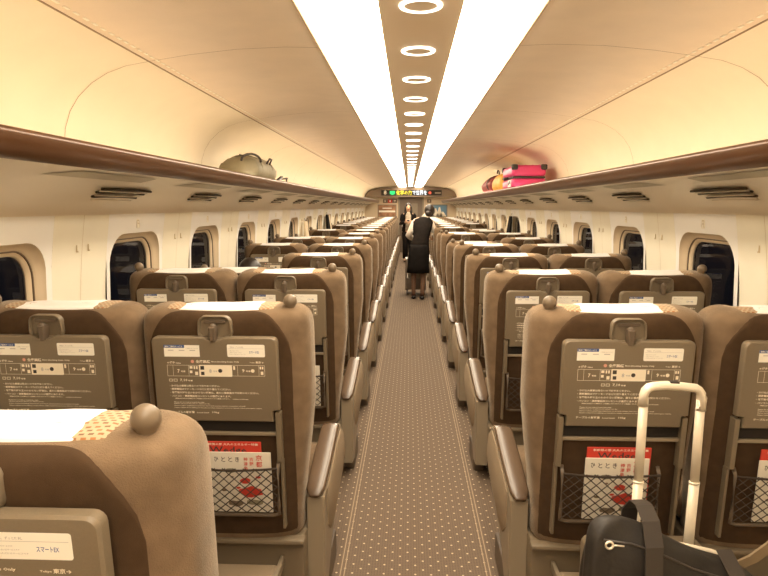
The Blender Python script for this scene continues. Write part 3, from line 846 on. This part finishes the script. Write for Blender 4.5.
for a in ((-1, 'aisle', 2), (1, 'aisle', 2), (1, 'window', 2), (-1, 'aisle', 3), (1, 'aisle', 3), (-1, 'aisle', 1)): 
    if a[2] == 1: continue
    magazines(*a)

# ------------------------------------------------------------------ camera (also used to read nothing: positions below are metres)
cam = bpy.data.cameras.new('camera'); co = bpy.data.objects.new('camera', cam); C.objects.link(co); SC.camera = co
cam.sensor_fit = 'HORIZONTAL'; cam.sensor_width = 36; cam.lens = 620 * 36 / 768; cam.clip_start = .05
co.location = (-.033, 0, 1.52)
co.rotation_euler = (math.radians(90 - 7.4887), 0, math.radians(2.3232))

# ------------------------------------------------------------------ luggage on the racks
ZR = 1.70
t = empty('duffel_bag', (-1.185, 4.50, ZR), 'olive grey duffel bag lying on the left luggage rack', 'bag')
def bag_bm(w, l, h, n=10, p=3.2, top=.8):
    bm = bmesh.new(); rings = []
    for j in range(n + 1):
        a = -1 + 2 * j / n; e = (1 - abs(a) ** 5) ** .5 if abs(a) < 1 else 0; e = max(e, .55 if abs(a) == 1 else .8)
        r = []
        for k in range(24):
            q = 2 * PI * k / 24; c, s = math.cos(q), math.sin(q)
            zz = math.copysign(abs(s) ** (2 / p), s); xx = math.copysign(abs(c) ** (2 / p), c) * (1 - (1 - top) * max(0, zz))
            r.append((w / 2 * xx * (.94 + .06 * e), l / 2 * a, h / 2 + h / 2 * zz * (e if zz > 0 else 1) + .003 * math.sin(7 * a + 3 * k) * (zz > -.5)))
        rings.append(r)
    loft(bm, rings); return bm
obj('bag_body', bag_bm(.27, .60, .170), 'olive', t, smooth=True)
for y in (-.16, .16):
    bm = bmesh.new()
    pts = [(.137 * math.cos(a) * 1.0, y, .085 + .0885 * math.sin(a)) for a in [PI * (-.35) + PI * 1.7 * k / 14 for k in range(15)]]
    tube(bm, pts, .01, 6, flat=(.018, .004))
    obj('bag_strap', bm, 'olive', t, smooth=True)
bm = bmesh.new(); tube(bm, [(.10 * math.cos(a) * .5 + .09, -.30 + .07 * math.cos(a), .12 + .05 * math.sin(a)) for a in [PI * k / 8 for k in range(9)]], .008, 6)
obj('bag_handle', bm, 'black_strap', t, smooth=True)
bm = bmesh.new(); tube(bm, [(.136, -.05, .12), (.155, -.04, .155), (.155, .03, .155), (.136, .04, .12)], .007, 6)
obj('bag_handle', bm, 'black_strap', t, smooth=True)
bm = bmesh.new(); tube(bm, [(0, -.26 + .52 * k / 10, .170) for k in range(11)], .004, 6); obj('zip', bm, 'black_strap', t)
t = empty('shoulder_strap', (-1.06, 5.0, ZR), 'loose black strap lying on the left rack beyond the olive bag', 'strap')
bm = bmesh.new(); tube(bm, [(.0, -.12, .03), (.01, -.04, .055), (-.02, .05, .035), (.015, .14, .05), (.0, .22, .02), (-.05, .1, .012)], .012, 6, flat=(.014, .006)); obj('webbing', bm, 'black_strap', t, smooth=True)

t = empty('suitcase', (1.200, 6.88, ZR), 'pink hard-shell suitcase lying flat on the right luggage rack', 'suitcase')
def shell(z0, z1):
    bm = bmesh.new(); box(bm, -.175, .175, -.34, .34, z0, z1, .035, 4)
    for q in (-.1, -.03, .04, .11):
        box(bm, q - .006, q + .006, -.30, .30, max(z0, z1 - .01), z1 + .004, .003) if z1 > .2 else None
    return bm
obj('lower_shell', shell(.0, .112), 'pink', t, angle=40)
obj('upper_shell', shell(.128, .245), 'pink', t, angle=40)
bm = bmesh.new(); box(bm, -.168, .168, -.334, .334, .108, .132, .01); obj('zip_band', bm, 'black_strap', t)
for q in (-1, 1):
    for w in (-1, 1):
        bm = bmesh.new(); box(bm, q * .150 - .032, q * .150 + .032, w * .325 - .03, w * .325 + .024, .195, .252, .014, 3); obj('corner_guard', bm, 'black_strap', t, angle=40)
bm = bmesh.new(); tube(bm, [(-.176, -.10, .12), (-.205, -.085, .12), (-.205, .085, .12), (-.176, .10, .12)], .010, 8); obj('carry_handle', bm, 'black_strap', t, smooth=True)
bm = bmesh.new(); box(bm, -.178, -.174, -.26, -.08, .025, .095, .001); st = obj('sticker', bm, 'sticker', t)
bm = bmesh.new()
for a, b, c, d in ((-.24, -.20, .055, .085), (-.18, -.16, .04, .08), (-.14, -.10, .045, .075)): box(bm, -.1795, -.1785, a, b, c, d)
obj('sticker_print', bm, 'ink', st)

t = empty('tote_bag', (1.19, 7.95, ZR), 'yellow and orange bag behind the pink suitcase on the rack', 'bag')
bm = bag_bm(.28, .74, .23, top=.9); obj('bag_body', bm, 'yellow', t, smooth=True)
bm = bmesh.new(); tube(bm, [(-.11 + .03 * math.cos(a), .12 * math.cos(a), .222 + .045 * math.sin(a)) for a in [PI * k / 10 for k in range(11)]], .008, 6); obj('bag_handle', bm, 'black_strap', t, smooth=True)
t = empty('backpack', (1.21, 9.00, ZR), 'dark red round-topped backpack farthest along the right rack', 'bag')
bm = bag_bm(.33, 1.0, .25, top=.7, p=2.4); obj('bag_body', bm, 'maroon', t, smooth=True)
bm = bmesh.new(); tube(bm, [(-.176 * math.cos(a) * 1.0, -.25, .12 + .124 * math.sin(a)) for a in [-PI * .2 + PI * .8 * k / 10 for k in range(11)]], .01, 6, flat=(.03, .006)); obj('dark_band', bm, 'black_strap', t, smooth=True)

# ------------------------------------------------------------------ trolley suitcase with black bag, front right
t = empty('trolley_suitcase', (.685, 1.72, 0), 'aluminium trolley suitcase with raised U handle in front of the nearest right aisle seat', 'suitcase')
bm = bmesh.new(); box(bm, -.18, .18, -.04, .14, .06, .51, .03, 4); obj('case_body', bm, 'grey', t, angle=40)
bm = bmesh.new(); tube(bm, [(-.075, -.04, .50), (-.07, -.085, .60), (-.03, -.098, .612), (.04, -.10, .602), (.11, -.098, .586), (.16, -.09, .565), (.165, -.04, .50)], .007, 8); obj('top_rim', bm, 'chrome', t, smooth=True)
for q in (-1, 1):
    bm = bmesh.new(); x = q * .0765
    tube(bm, [(x, -.035, .49), (x, -.050, .76)], .0105, 12, flat=(.0145, .010)); tube(bm, [(x, -.050, .76), (x, -.056, 1.0)], .009, 12, flat=(.013, .009))
    tube(bm, [(x, -.050, .757), (x, -.050, .763)], .012, 12, flat=(.0155, .0112))
    obj('handle_pole', bm, 'chrome', t, smooth=True)
    bm = bmesh.new(); sphere(bm, (q * .13, 0, .03), .03, 14, 8, (.5, 1, 1)); obj('wheel', bm, 'black_strap', t, smooth=True)
bm = bmesh.new()
pts = [(-.0775, -.055, .98), (-.0775, -.056, 1.010)] + [(-.0775 + .026 * (1 - math.cos(a)), -.057, 1.010 + .026 * math.sin(a)) for a in (PI / 6, PI / 3, PI / 2)]
pts += [(-.02, -.057, 1.0385), (.02, -.057, 1.0365)] + [(.0775 - .028 * (1 - math.sin(a)), -.057, 1.006 + .028 * math.cos(a)) for a in (PI / 8, PI / 4, 3 * PI / 8, PI / 2)] + [(.0775, -.055, .97)]
tube(bm, pts, .012, 12, flat=(.0145, .012)); obj('grip', bm, 'chrome', t, smooth=True)
bm = bmesh.new(); box(bm, -.012, .014, -.066, -.048, 1.0435, 1.0515, .003); obj('release_button', bm, 'black_strap', t)

t = empty('black_tote', (.665, 1.50, 0), 'black nylon tote bag with a silver zip pull in front of the raised suitcase handle', 'bag')
def tote_bm():
    bm = bmesh.new(); rings = []; rnd = random.Random(5)
    T = [(-.250, .55), (-.246, .70), (-.230, .735), (-.195, .755), (-.14, .748), (-.08, .715), (-.02, .680), (.05, .658), (.12, .637), (.16, .615), (.20, .58), (.215, .45)]
    for i, (x, zt) in enumerate(T):
        r = []; e = .5 if i in (0, len(T) - 1) else (.9 if i in (1, len(T) - 2) else 1)
        for k in range(20):
            q = 2 * PI * k / 20; c, s = math.cos(q), math.sin(q)
            zz = .5 + .5 * math.copysign(abs(s) ** .4, s); yy = .062 * e * math.copysign(abs(c) ** .7, c) * (1 - .55 * max(0, zz - .75) * 2.6)
            r.append((x + rnd.uniform(-.006, .006), yy + .009 * math.sin(i * 1.9 + k) + rnd.uniform(-.006, .006), zt * zz + rnd.uniform(-.007, .005)))
        rings.append(r)
    loft(bm, rings); return bm
o = obj('bag_body', tote_bm(), 'black_cloth', t, smooth=True)
sb = o.modifiers.new('sub', 'SUBSURF'); sb.levels = sb.render_levels = 2
bm = bmesh.new(); tube(bm, [(-.215, -.046, .705), (-.15, -.052, .700), (-.07, -.055, .672), (0, -.056, .640), (.07, -.056, .618), (.14, -.054, .595)], .0035, 6); obj('zip', bm, 'black_strap', t, smooth=True)
bm = bmesh.new(); tube(bm, [(-.206 + .009 * math.cos(a), -.062, .701 + .009 * math.sin(a)) for a in [2 * PI * k / 12 for k in range(13)]], .0028, 6); tube(bm, [(-.197, -.062, .701), (-.17, -.060, .698)], .002, 6); obj('zip_pull', bm, 'chrome', t, smooth=True)
for pts, w in (([(-.100, .125, .60), (-.100, .105, .715), (-.098, .06, .760), (-.098, .02, .768), (-.098, -.03, .750), (-.100, -.066, .70), (-.102, -.078, .62), (-.115, -.080, .48), (-.125, -.075, .32)], .022), ([(.10, .0, .66), (.11, -.055, .62), (.12, -.072, .50), (.125, -.07, .30)], .02)):
    bm = bmesh.new()
    L = [[(x - w, y, z), (x + w, y + .004, z), (x + w, y - .001, z), (x - w, y - .005, z)] for x, y, z in pts]
    loft(bm, L); o = obj('carry_strap', bm, 'black_strap', t, smooth=False)
t = empty('hanging_strap', (.93, 1.60, .70), 'grey-beige strap curving down at the right edge beside the black tote', 'strap')
bm = bmesh.new()
P = [(.075, -.02, .085), (.062, -.015, .035), (.045, -.01, -.02), (.01, 0, -.08), (-.03, .01, -.125), (-.06, .02, -.15), (-.08, .03, -.20)]
loft(bm, [[(x - .012, y, z + .008), (x - .010, y - .006, z + .008), (x + .012, y - .006, z - .008), (x + .012, y, z - .008)] for x, y, z in P]); obj('webbing', bm, 'tan_strap', t, angle=40)
bm = bmesh.new(); box(bm, .055, .115, -.034, -.016, .075, .105, .006); obj('pale_clip', bm, 'print', t, angle=40)

# ------------------------------------------------------------------ people
def skin_mesh(name, joints, edges, root, mats, matfn, parent, sub=2):
    names = list(joints); idx = {n: i for i, n in enumerate(names)}
    me = bpy.data.meshes.new(name)
    me.from_pydata([joints[n][:3] for n in names], [(idx[a], idx[b]) for a, b in edges], [])
    o = bpy.data.objects.new(name, me); C.objects.link(o)
    m = o.modifiers.new('skin', 'SKIN'); m.use_smooth_shade = True
    for n in names:
        r = joints[n][3]; r = r if isinstance(r, tuple) else (r, r)
        me.skin_vertices[0].data[idx[n]].radius = r
    me.skin_vertices[0].data[idx[root]].use_root = True
    s = o.modifiers.new('sub', 'SUBSURF'); s.levels = s.render_levels = sub
    dg = bpy.context.evaluated_depsgraph_get(); dg.update()
    m2 = bpy.data.meshes.new_from_object(o.evaluated_get(dg))
    bpy.data.objects.remove(o); m2.name = name
    m2.materials.clear()
    for x in mats: m2.materials.append(M[x])
    for p in m2.polygons: p.use_smooth = True; p.material_index = matfn(p.center)
    return link(name, m2, parent)
def add_hand(J, E, pre, wrist, dirv, side):
    w = Vector(wrist); d = Vector(dirv).normalized(); u = Vector(side).normalized()
    pl = w + d * .06; J[pre + 'palm'] = (*pl, .026); E.append((pre + 'wrist', pre + 'palm'))
    n = d.cross(u).normalized()
    for i, (o, L) in enumerate(((-.028, .062), (-.009, .075), (.010, .070), (.028, .055))):
        a = pl + d * .03 + u * o; b = a + d * L * .5 - n * .008; c = b + d * L * .4 - n * .02
        for q, v, r in (('a', a, .0105), ('b', b, .009), ('c', c, .008)): J[pre + 'f%d%s' % (i, q)] = (*v, r)
        E += [(pre + 'palm', pre + 'f%da' % i), (pre + 'f%da' % i, pre + 'f%db' % i), (pre + 'f%db' % i, pre + 'f%dc' % i)]
    a = w + d * .03 - u * .035; b = a + d * .04 - u * .02
    J[pre + 't1'] = (*a, .012); J[pre + 't2'] = (*b, .009); E += [(pre + 'palm', pre + 't1'), (pre + 't1', pre + 't2')]
def ell_loft(rings, n=24):
    """rings: (cx, cy, cz, rx, ry, tilt_dx, tilt_dy)"""
    bm = bmesh.new(); R = []
    for r in rings:
        cx, cy, cz, rx, ry = r[:5]; sl = r[5] if len(r) > 5 else 0
        R.append([(cx + rx * math.copysign(abs(math.cos(2 * PI * k / n)) ** .85, math.cos(2 * PI * k / n)), cy + ry * math.sin(2 * PI * k / n), cz + sl * math.cos(2 * PI * k / n)) for k in range(n)])
    loft(bm, R); return bm

# attendant with her back to us, bending to the right-hand seats
at = empty('person', (.13, 10.2, 0), 'person in black vest and skirt bending toward the right seats, seen from behind', 'person', 'people standing in the aisle')
J = {'pelvis': (0, 0, .86, (.135, .105)), 'waist': (.035, .03, 1.02, (.105, .085)), 'chest': (.055, .09, 1.19, (.125, .09)), 'neckb': (.105, .15, 1.325, .058), 'neck': (.135, .18, 1.37, .048), 'head': (.165, .21, 1.42, (.070, .078)), 'crown': (.175, .225, 1.475, (.062, .068)),
     'shL': (-.07, .12, 1.275, .052), 'shR': (.185, .13, 1.265, .052),
     'elL': (-.175, .13, 1.04, .040), 'Lwrist': (-.10, .33, .98, .026), 'elR': (.275, .20, 1.07, .040), 'Rwrist': (.225, .38, .98, .026),
     'hipL': (-.075, .0, .80, .085), 'knL': (-.085, .03, .46, .055), 'anL': (-.085, 0, .09, .034), 'toL': (-.085, .15, .035, .032),
     'hipR': (.075, .0, .80, .085), 'knR': (.075, .0, .46, .055), 'anR': (.055, -.05, .09, .034), 'toR': (.055, .09, .035, .032)}
E_ = [('pelvis', 'waist'), ('waist', 'chest'), ('chest', 'neckb'), ('neckb', 'neck'), ('neck', 'head'), ('head', 'crown'), ('chest', 'shL'), ('chest', 'shR'), ('shL', 'elL'), ('elL', 'Lwrist'), ('shR', 'elR'), ('elR', 'Rwrist'),
      ('pelvis', 'hipL'), ('hipL', 'knL'), ('knL', 'anL'), ('anL', 'toL'), ('pelvis', 'hipR'), ('hipR', 'knR'), ('knR', 'anR'), ('anR', 'toR')]
add_hand(J, E_, 'L', (-.10, .33, .98), (.3, .9, -.1), (1, 0, 0)); add_hand(J, E_, 'R', (.225, .38, .98), (.1, .9, -.2), (1, 0, 0))
skin_mesh('body', J, E_, 'pelvis', ['skin', 'stocking'], lambda c: 1 if c.z < .8 else 0, at)
bm = ell_loft([(.0, .01, .86, .165, .13), (.02, .02, .95, .145, .115), (.035, .035, 1.02, .130, .105), (.048, .065, 1.12, .148, .115), (.055, .10, 1.20, .160, .118, -.005), (.060, .120, 1.26, .172, .10, -.01), (.070, .135, 1.305, .150, .082, -.012), (.088, .15, 1.335, .098, .070, -.01), (.10, .16, 1.352, .066, .058)])
obj('vest', bm, 'vest', at, smooth=True)
bm = ell_loft([(-.015, .0, .435, .185, .135), (-.013, .0, .55, .180, .14), (-.005, .0, .72, .175, .142), (0, 0, .83, .168, .138), (.005, .01, .905, .152, .122)])
obj('skirt', bm, 'suit', at, smooth=True)
for nm, a, b, c in (('L', 'shL', 'elL', 'Lwrist'), ('R', 'shR', 'elR', 'Rwrist')):
    A, B, D = Vector(J[a][:3]), Vector(J[b][:3]), Vector(J[c][:3])
    bm = bmesh.new(); pts = [A + (A - B) * .12, A + (B - A) * .15, A + (B - A) * .6, B, B + (D - B) * .3] + ([B + (D - B) * .85] if nm == 'L' else [])
    tube(bm, pts, .05, 14, rs=[.030, .052, .053, .052, .050, .044][:len(pts)]); obj('shirt_sleeve', bm, 'shirt', at, smooth=True)
bm = bmesh.new(); tube(bm, [(.10, .145, 1.325), (.125, .168, 1.357)], .066, 16, rs=[.07, .058]); obj('shirt_collar', bm, 'shirt', at, smooth=True)
bm = bmesh.new(); sphere(bm, (.172, .195, 1.455), .098, 20, 14, (.90, 1, 1.05)); sphere(bm, (.150, .10, 1.405), .050, 14, 10, (1.1, .8, .95)); obj('hair_bun', bm, 'hair', at, smooth=True)
for x, y in ((-.085, .05), (.055, -.01)):
    bm = bmesh.new(); R = []
    for k in range(9):
        q = k / 8; yy = y - .085 + .245 * q; wv = .030 + .012 * math.sin(PI * q); h = .055 - .03 * q
        R.append([(x + wv * math.cos(2 * PI * j / 12), yy, h / 2 + .002 + h / 2 * math.sin(2 * PI * j / 12)) for j in range(12)])
    loft(bm, R); box(bm, x - .012, x + .012, y - .08, y - .05, 0, .03); obj('shoe', bm, 'shoe', at, smooth=True)

# service cart just beyond her
ct = empty('service_cart', (.08, 10.75, 0), 'low dark service cart on castors just beyond the attendant, glimpsed between the legs', 'cart')
bm = bmesh.new(); box(bm, -.17, .17, -.16, .25, .10, .30, .012); obj('cart_box', bm, 'grey_d', ct, angle=30)
bm = bmesh.new()
for x in (-.165, .165):
    for y in (-.155, .245): box(bm, x - .012, x + .012, y - .012, y + .012, .09, .62, .003)
obj('cart_frame', bm, 'grey_d', ct)
bm = bmesh.new(); box(bm, -.18, .18, -.17, .26, .60, .63, .006); obj('cart_top', bm, 'grey', ct)
for x in (-.14, .14):
    for y in (-.13, .22):
        bm = bmesh.new(); bmesh.ops.create_cone(bm, cap_ends=True, radius1=.045, radius2=.045, depth=.03, segments=16, matrix=Matrix.Translation((x, y, .047)) @ Matrix.Rotation(PI / 2, 4, 'Y')); obj('castor', bm, 'black_strap', ct, angle=40)
for k, z in enumerate((.30, .385)):
    bm = bmesh.new(); box(bm, -.13, .12, -.12, .2, z, z + .08, .005); obj('drinks_crate', bm, ('grey', 'blouse')[k], ct)

# far person facing us
fp = empty('person', (-.06, 17.2, 0), 'person in black jacket and trousers facing us before the far door, looking down', 'person', 'people standing in the aisle')
J = {'pelvis': (0, 0, .88, (.13, .10)), 'waist': (0, 0, 1.03, (.105, .08)), 'chest': (0, 0, 1.22, (.13, .09)), 'neckb': (0, 0, 1.36, .052), 'neck': (0, -.01, 1.40, .045), 'head': (0, -.02, 1.46, (.066, .074)), 'crown': (0, -.015, 1.53, (.062, .07)),
     'shL': (-.15, 0, 1.30, .05), 'shR': (.15, 0, 1.30, .05), 'elL': (-.20, -.03, 1.05, .038), 'Lwrist': (-.05, -.23, 1.10, .026), 'elR': (.20, -.03, 1.05, .038), 'Rwrist': (.05, -.22, 1.14, .026),
     'hipL': (-.075, 0, .82, .08), 'knL': (-.08, -.01, .48, .055), 'anL': (-.08, .02, .09, .036), 'toL': (-.085, -.13, .035, .032),
     'hipR': (.075, 0, .82, .08), 'knR': (.08, -.01, .48, .055), 'anR': (.08, .02, .09, .036), 'toR': (.085, -.13, .035, .032)}
E_ = [e for e in E_ if 'palm' not in e[0] and 'palm' not in e[1] and not any(x[1:3] in ('f0', 'f1', 'f2', 'f3', 't1', 't2') for x in e)]
add_hand(J, E_, 'L', (-.05, -.23, 1.10), (.9, -.3, .1), (0, .2, 1)); add_hand(J, E_, 'R', (.05, -.22, 1.14), (-.9, -.35, .1), (0, .2, 1))
skin_mesh('body', J, E_, 'pelvis', ['skin'], lambda c: 0, fp)
bm = ell_loft([(0, 0, .88, .15, .115), (0, 0, 1.0, .128, .10), (0, 0, 1.15, .142, .108), (0, 0, 1.26, .15, .105), (0, 0, 1.34, .09, .075), (0, 0, 1.365, .06, .055)]); obj('blouse', bm, 'blouse', fp, smooth=True)
# open jacket: two front panels and back
bm = bmesh.new(); R = []
for z, rx, ry in ((.84, .178, .135), (.95, .165, .128), (1.05, .155, .122), (1.18, .165, .125), (1.28, .168, .118), (1.35, .105, .085), (1.385, .07, .062)):
    R.append([(rx * math.cos(a), ry * math.sin(a) + .005, z) for a in [math.radians(-62 + 304 * k / 28) for k in range(29)]])
loft(bm, R, caps=False, closed=False); o = obj('jacket', bm, 'suit', fp, smooth=True); sd = o.modifiers.new('thick', 'SOLIDIFY'); sd.thickness = .008
for a, b, c in (('shL', 'elL', 'Lwrist'), ('shR', 'elR', 'Rwrist')):
    A, B, D = Vector(J[a][:3]), Vector(J[b][:3]), Vector(J[c][:3])
    bm = bmesh.new(); tube(bm, [A + (A - B) * .1, A + (B - A) * .15, A + (B - A) * .6, B, B + (D - B) * .35, B + (D - B) * .8], .05, 14, rs=[.045, .062, .056, .054, .050, .042]); obj('jacket_sleeve', bm, 'suit', fp, smooth=True)
for q in (-1, 1):
    bm = bmesh.new(); tube(bm, [(q * .06, 0, .93), (q * .078, 0, .80), (q * .08, -.01, .48), (q * .08, .01, .09)], .1, 16, rs=[.095, .098, .078, .070]); obj('trouser_leg', bm, 'suit', fp, smooth=True)
    bm = bmesh.new(); R = []
    for k in range(9):
        t_ = k / 8; yy = .07 - .24 * t_; wv = .032 + .012 * math.sin(PI * t_); h = .07 - .035 * t_
        R.append([(q * .082 + wv * math.cos(2 * PI * j / 12), yy, h / 2 + .002 + h / 2 * math.sin(2 * PI * j / 12)) for j in range(12)])
    loft(bm, R); obj('shoe', bm, 'shoe', fp, smooth=True)
bm = bmesh.new(); sphere(bm, (0, .012, 1.515), .096, 20, 14, (.92, .95, 1.08))
for q in (-1, 1): tube(bm, [(q * .062, -.02, 1.56), (q * .080, -.022, 1.48), (q * .088, -.02, 1.40), (q * .082, -.03, 1.33), (q * .075, -.035, 1.27)], .03, 10, rs=[.025, .028, .030, .028, .016])
obj('hair', bm, 'hair', fp, smooth=True)
bm = bmesh.new(); sphere(bm, (0, -.052, 1.485), .062, 18, 12, (.92, .75, 1.25)); fc = obj('face', bm, 'skin', fp, smooth=True)
bm = bmesh.new()
for q in (-1, 1): sphere(bm, (q * .024, -.092, 1.492), .008, 10, 6, (1.4, .5, .6))
obj('eyes', bm, 'ink', fc)
bm = bmesh.new(); sphere(bm, (0, -.100, 1.470), .010, 10, 8, (.8, .8, 1.5)); obj('nose', bm, 'skin', fc, smooth=True)
bm = bmesh.new(); sphere(bm, (0, -.094, 1.440), .015, 10, 6, (1.2, .4, .35)); obj('mouth', bm, 'redp', fc)
t = empty('handheld_device', (-.06, 16.945, 1.12), 'small pale ticket device held by the person before the far door', 'device')
bm = bmesh.new(); box(bm, -.045, .045, -.012, .012, -.02, .05, .006); obj('device_body', bm, 'print', t)
bm = bmesh.new(); box(bm, -.035, .035, -.014, -.012, .0, .042); obj('device_screen', bm, 'ink', t)

# seated passenger in the lowered window seat
sp = empty('person', (-1.232, row(4), 0), 'seated person with black hair in the lowered left window seat, fourth row', 'person')
J = {'pelvis': (0, .27, .54, (.14, .11)), 'waist': (0, .20, .68, (.12, .09)), 'chest': (0, .17, .84, (.14, .09)), 'neck': (.01, .18, .96, .05), 'head': (.01, .18, 1.02, (.07, .078)), 'crown': (.01, .17, 1.06, (.062, .07)),
     'shL': (-.16, .19, .88, .05), 'shR': (.16, .19, .88, .05), 'elL': (-.20, .24, .66, .04), 'Lwrist': (-.10, .44, .62, .027), 'elR': (.20, .24, .66, .04), 'Rwrist': (.10, .44, .62, .027),
     'hipL': (-.09, .34, .53, .085), 'knL': (-.10, .70, .53, .06), 'anL': (-.10, .76, .09, .04), 'toL': (-.10, .88, .04, .035),
     'hipR': (.09, .34, .53, .085), 'knR': (.10, .70, .53, .06), 'anR': (.10, .76, .09, .04), 'toR': (.10, .88, .04, .035)}
E2 = [('pelvis', 'waist'), ('waist', 'chest'), ('chest', 'neck'), ('neck', 'head'), ('head', 'crown'), ('chest', 'shL'), ('chest', 'shR'), ('shL', 'elL'), ('elL', 'Lwrist'), ('shR', 'elR'), ('elR', 'Rwrist'),
      ('pelvis', 'hipL'), ('hipL', 'knL'), ('knL', 'anL'), ('anL', 'toL'), ('pelvis', 'hipR'), ('hipR', 'knR'), ('knR', 'anR'), ('anR', 'toR')]
add_hand(J, E2, 'L', (-.10, .44, .62), (.2, .9, -.2), (1, 0, 0)); add_hand(J, E2, 'R', (.10, .44, .62), (-.2, .9, -.2), (1, 0, 0))
skin_mesh('body', J, E2, 'pelvis', ['skin', 'suit'], lambda c: 1 if c.z < .93 and not (c.y > .40 and c.z > .58 and c.y < .62) else 0, sp)
bm = bmesh.new(); sphere(bm, (.01, .165, 1.04), .098, 20, 14, (.90, 1, 1.06)); obj('hair', bm, 'hair', sp, smooth=True)

# coats hanging by the windows
def coat(x, y, z1, h, m, m2, label, s):
    t = empty('hanging_coat', (x, y, z1), label, 'coat')
    def body(x0, w, hh, mm, ph):
        bm = bmesh.new(); R = []
        for j in range(12):
            q = j / 11; ww = w * (.55 + .45 * min(1, q * 6)) * (1 + .05 * q); dd = .022 + .02 * min(1, q * 2)
            R.append([(s * (-dd) + dd * .8 * math.sin(a) + .006 * math.sin(5 * a + ph), x0 + ww * math.cos(a), -hh * q) for a in [2 * PI * k / 28 for k in range(28)]])
        loft(bm, R); obj('coat_cloth', bm, mm, t, smooth=True)
    body(0, .10, h, m, 0)
    if m2: body(.16, .07, h * .9, m2, 1.3)
    bm = bmesh.new(); tube(bm, [(s * .0, 0, .03), (-s * .015, 0, .035), (-s * .02, 0, .0)], .003, 6); obj('hanging_loop', bm, 'black_strap', t)
coat(-1.488, 8.55, 1.32, .50, 'coat_cream', None, 'cream coat hanging between windows on the left wall', -1)
coat(-1.488, 10.85, 1.38, .50, 'suit', 'coat_cream', 'black and cream coats hanging together farther along the left wall', -1)
coat(1.488, 9.30, 1.38, .50, 'suit', 'coat_cream', 'dark coat and pale cloth hanging on the right wall', 1)

# ------------------------------------------------------------------ world and view
w = bpy.data.worlds.new('world'); SC.world = w; w.use_nodes = True
w.node_tree.nodes['Background'].inputs[0].default_value = (.006, .006, .008, 1); w.node_tree.nodes['Background'].inputs[1].default_value = 1
SC.view_settings.view_transform = 'Standard'; SC.view_settings.look = 'None'; SC.view_settings.gamma = 1; SC.view_settings.exposure = 0.35
SC.cycles.max_bounces = 10; SC.cycles.diffuse_bounces = 6; SC.cycles.glossy_bounces = 4; SC.cycles.transparent_max_bounces = 8
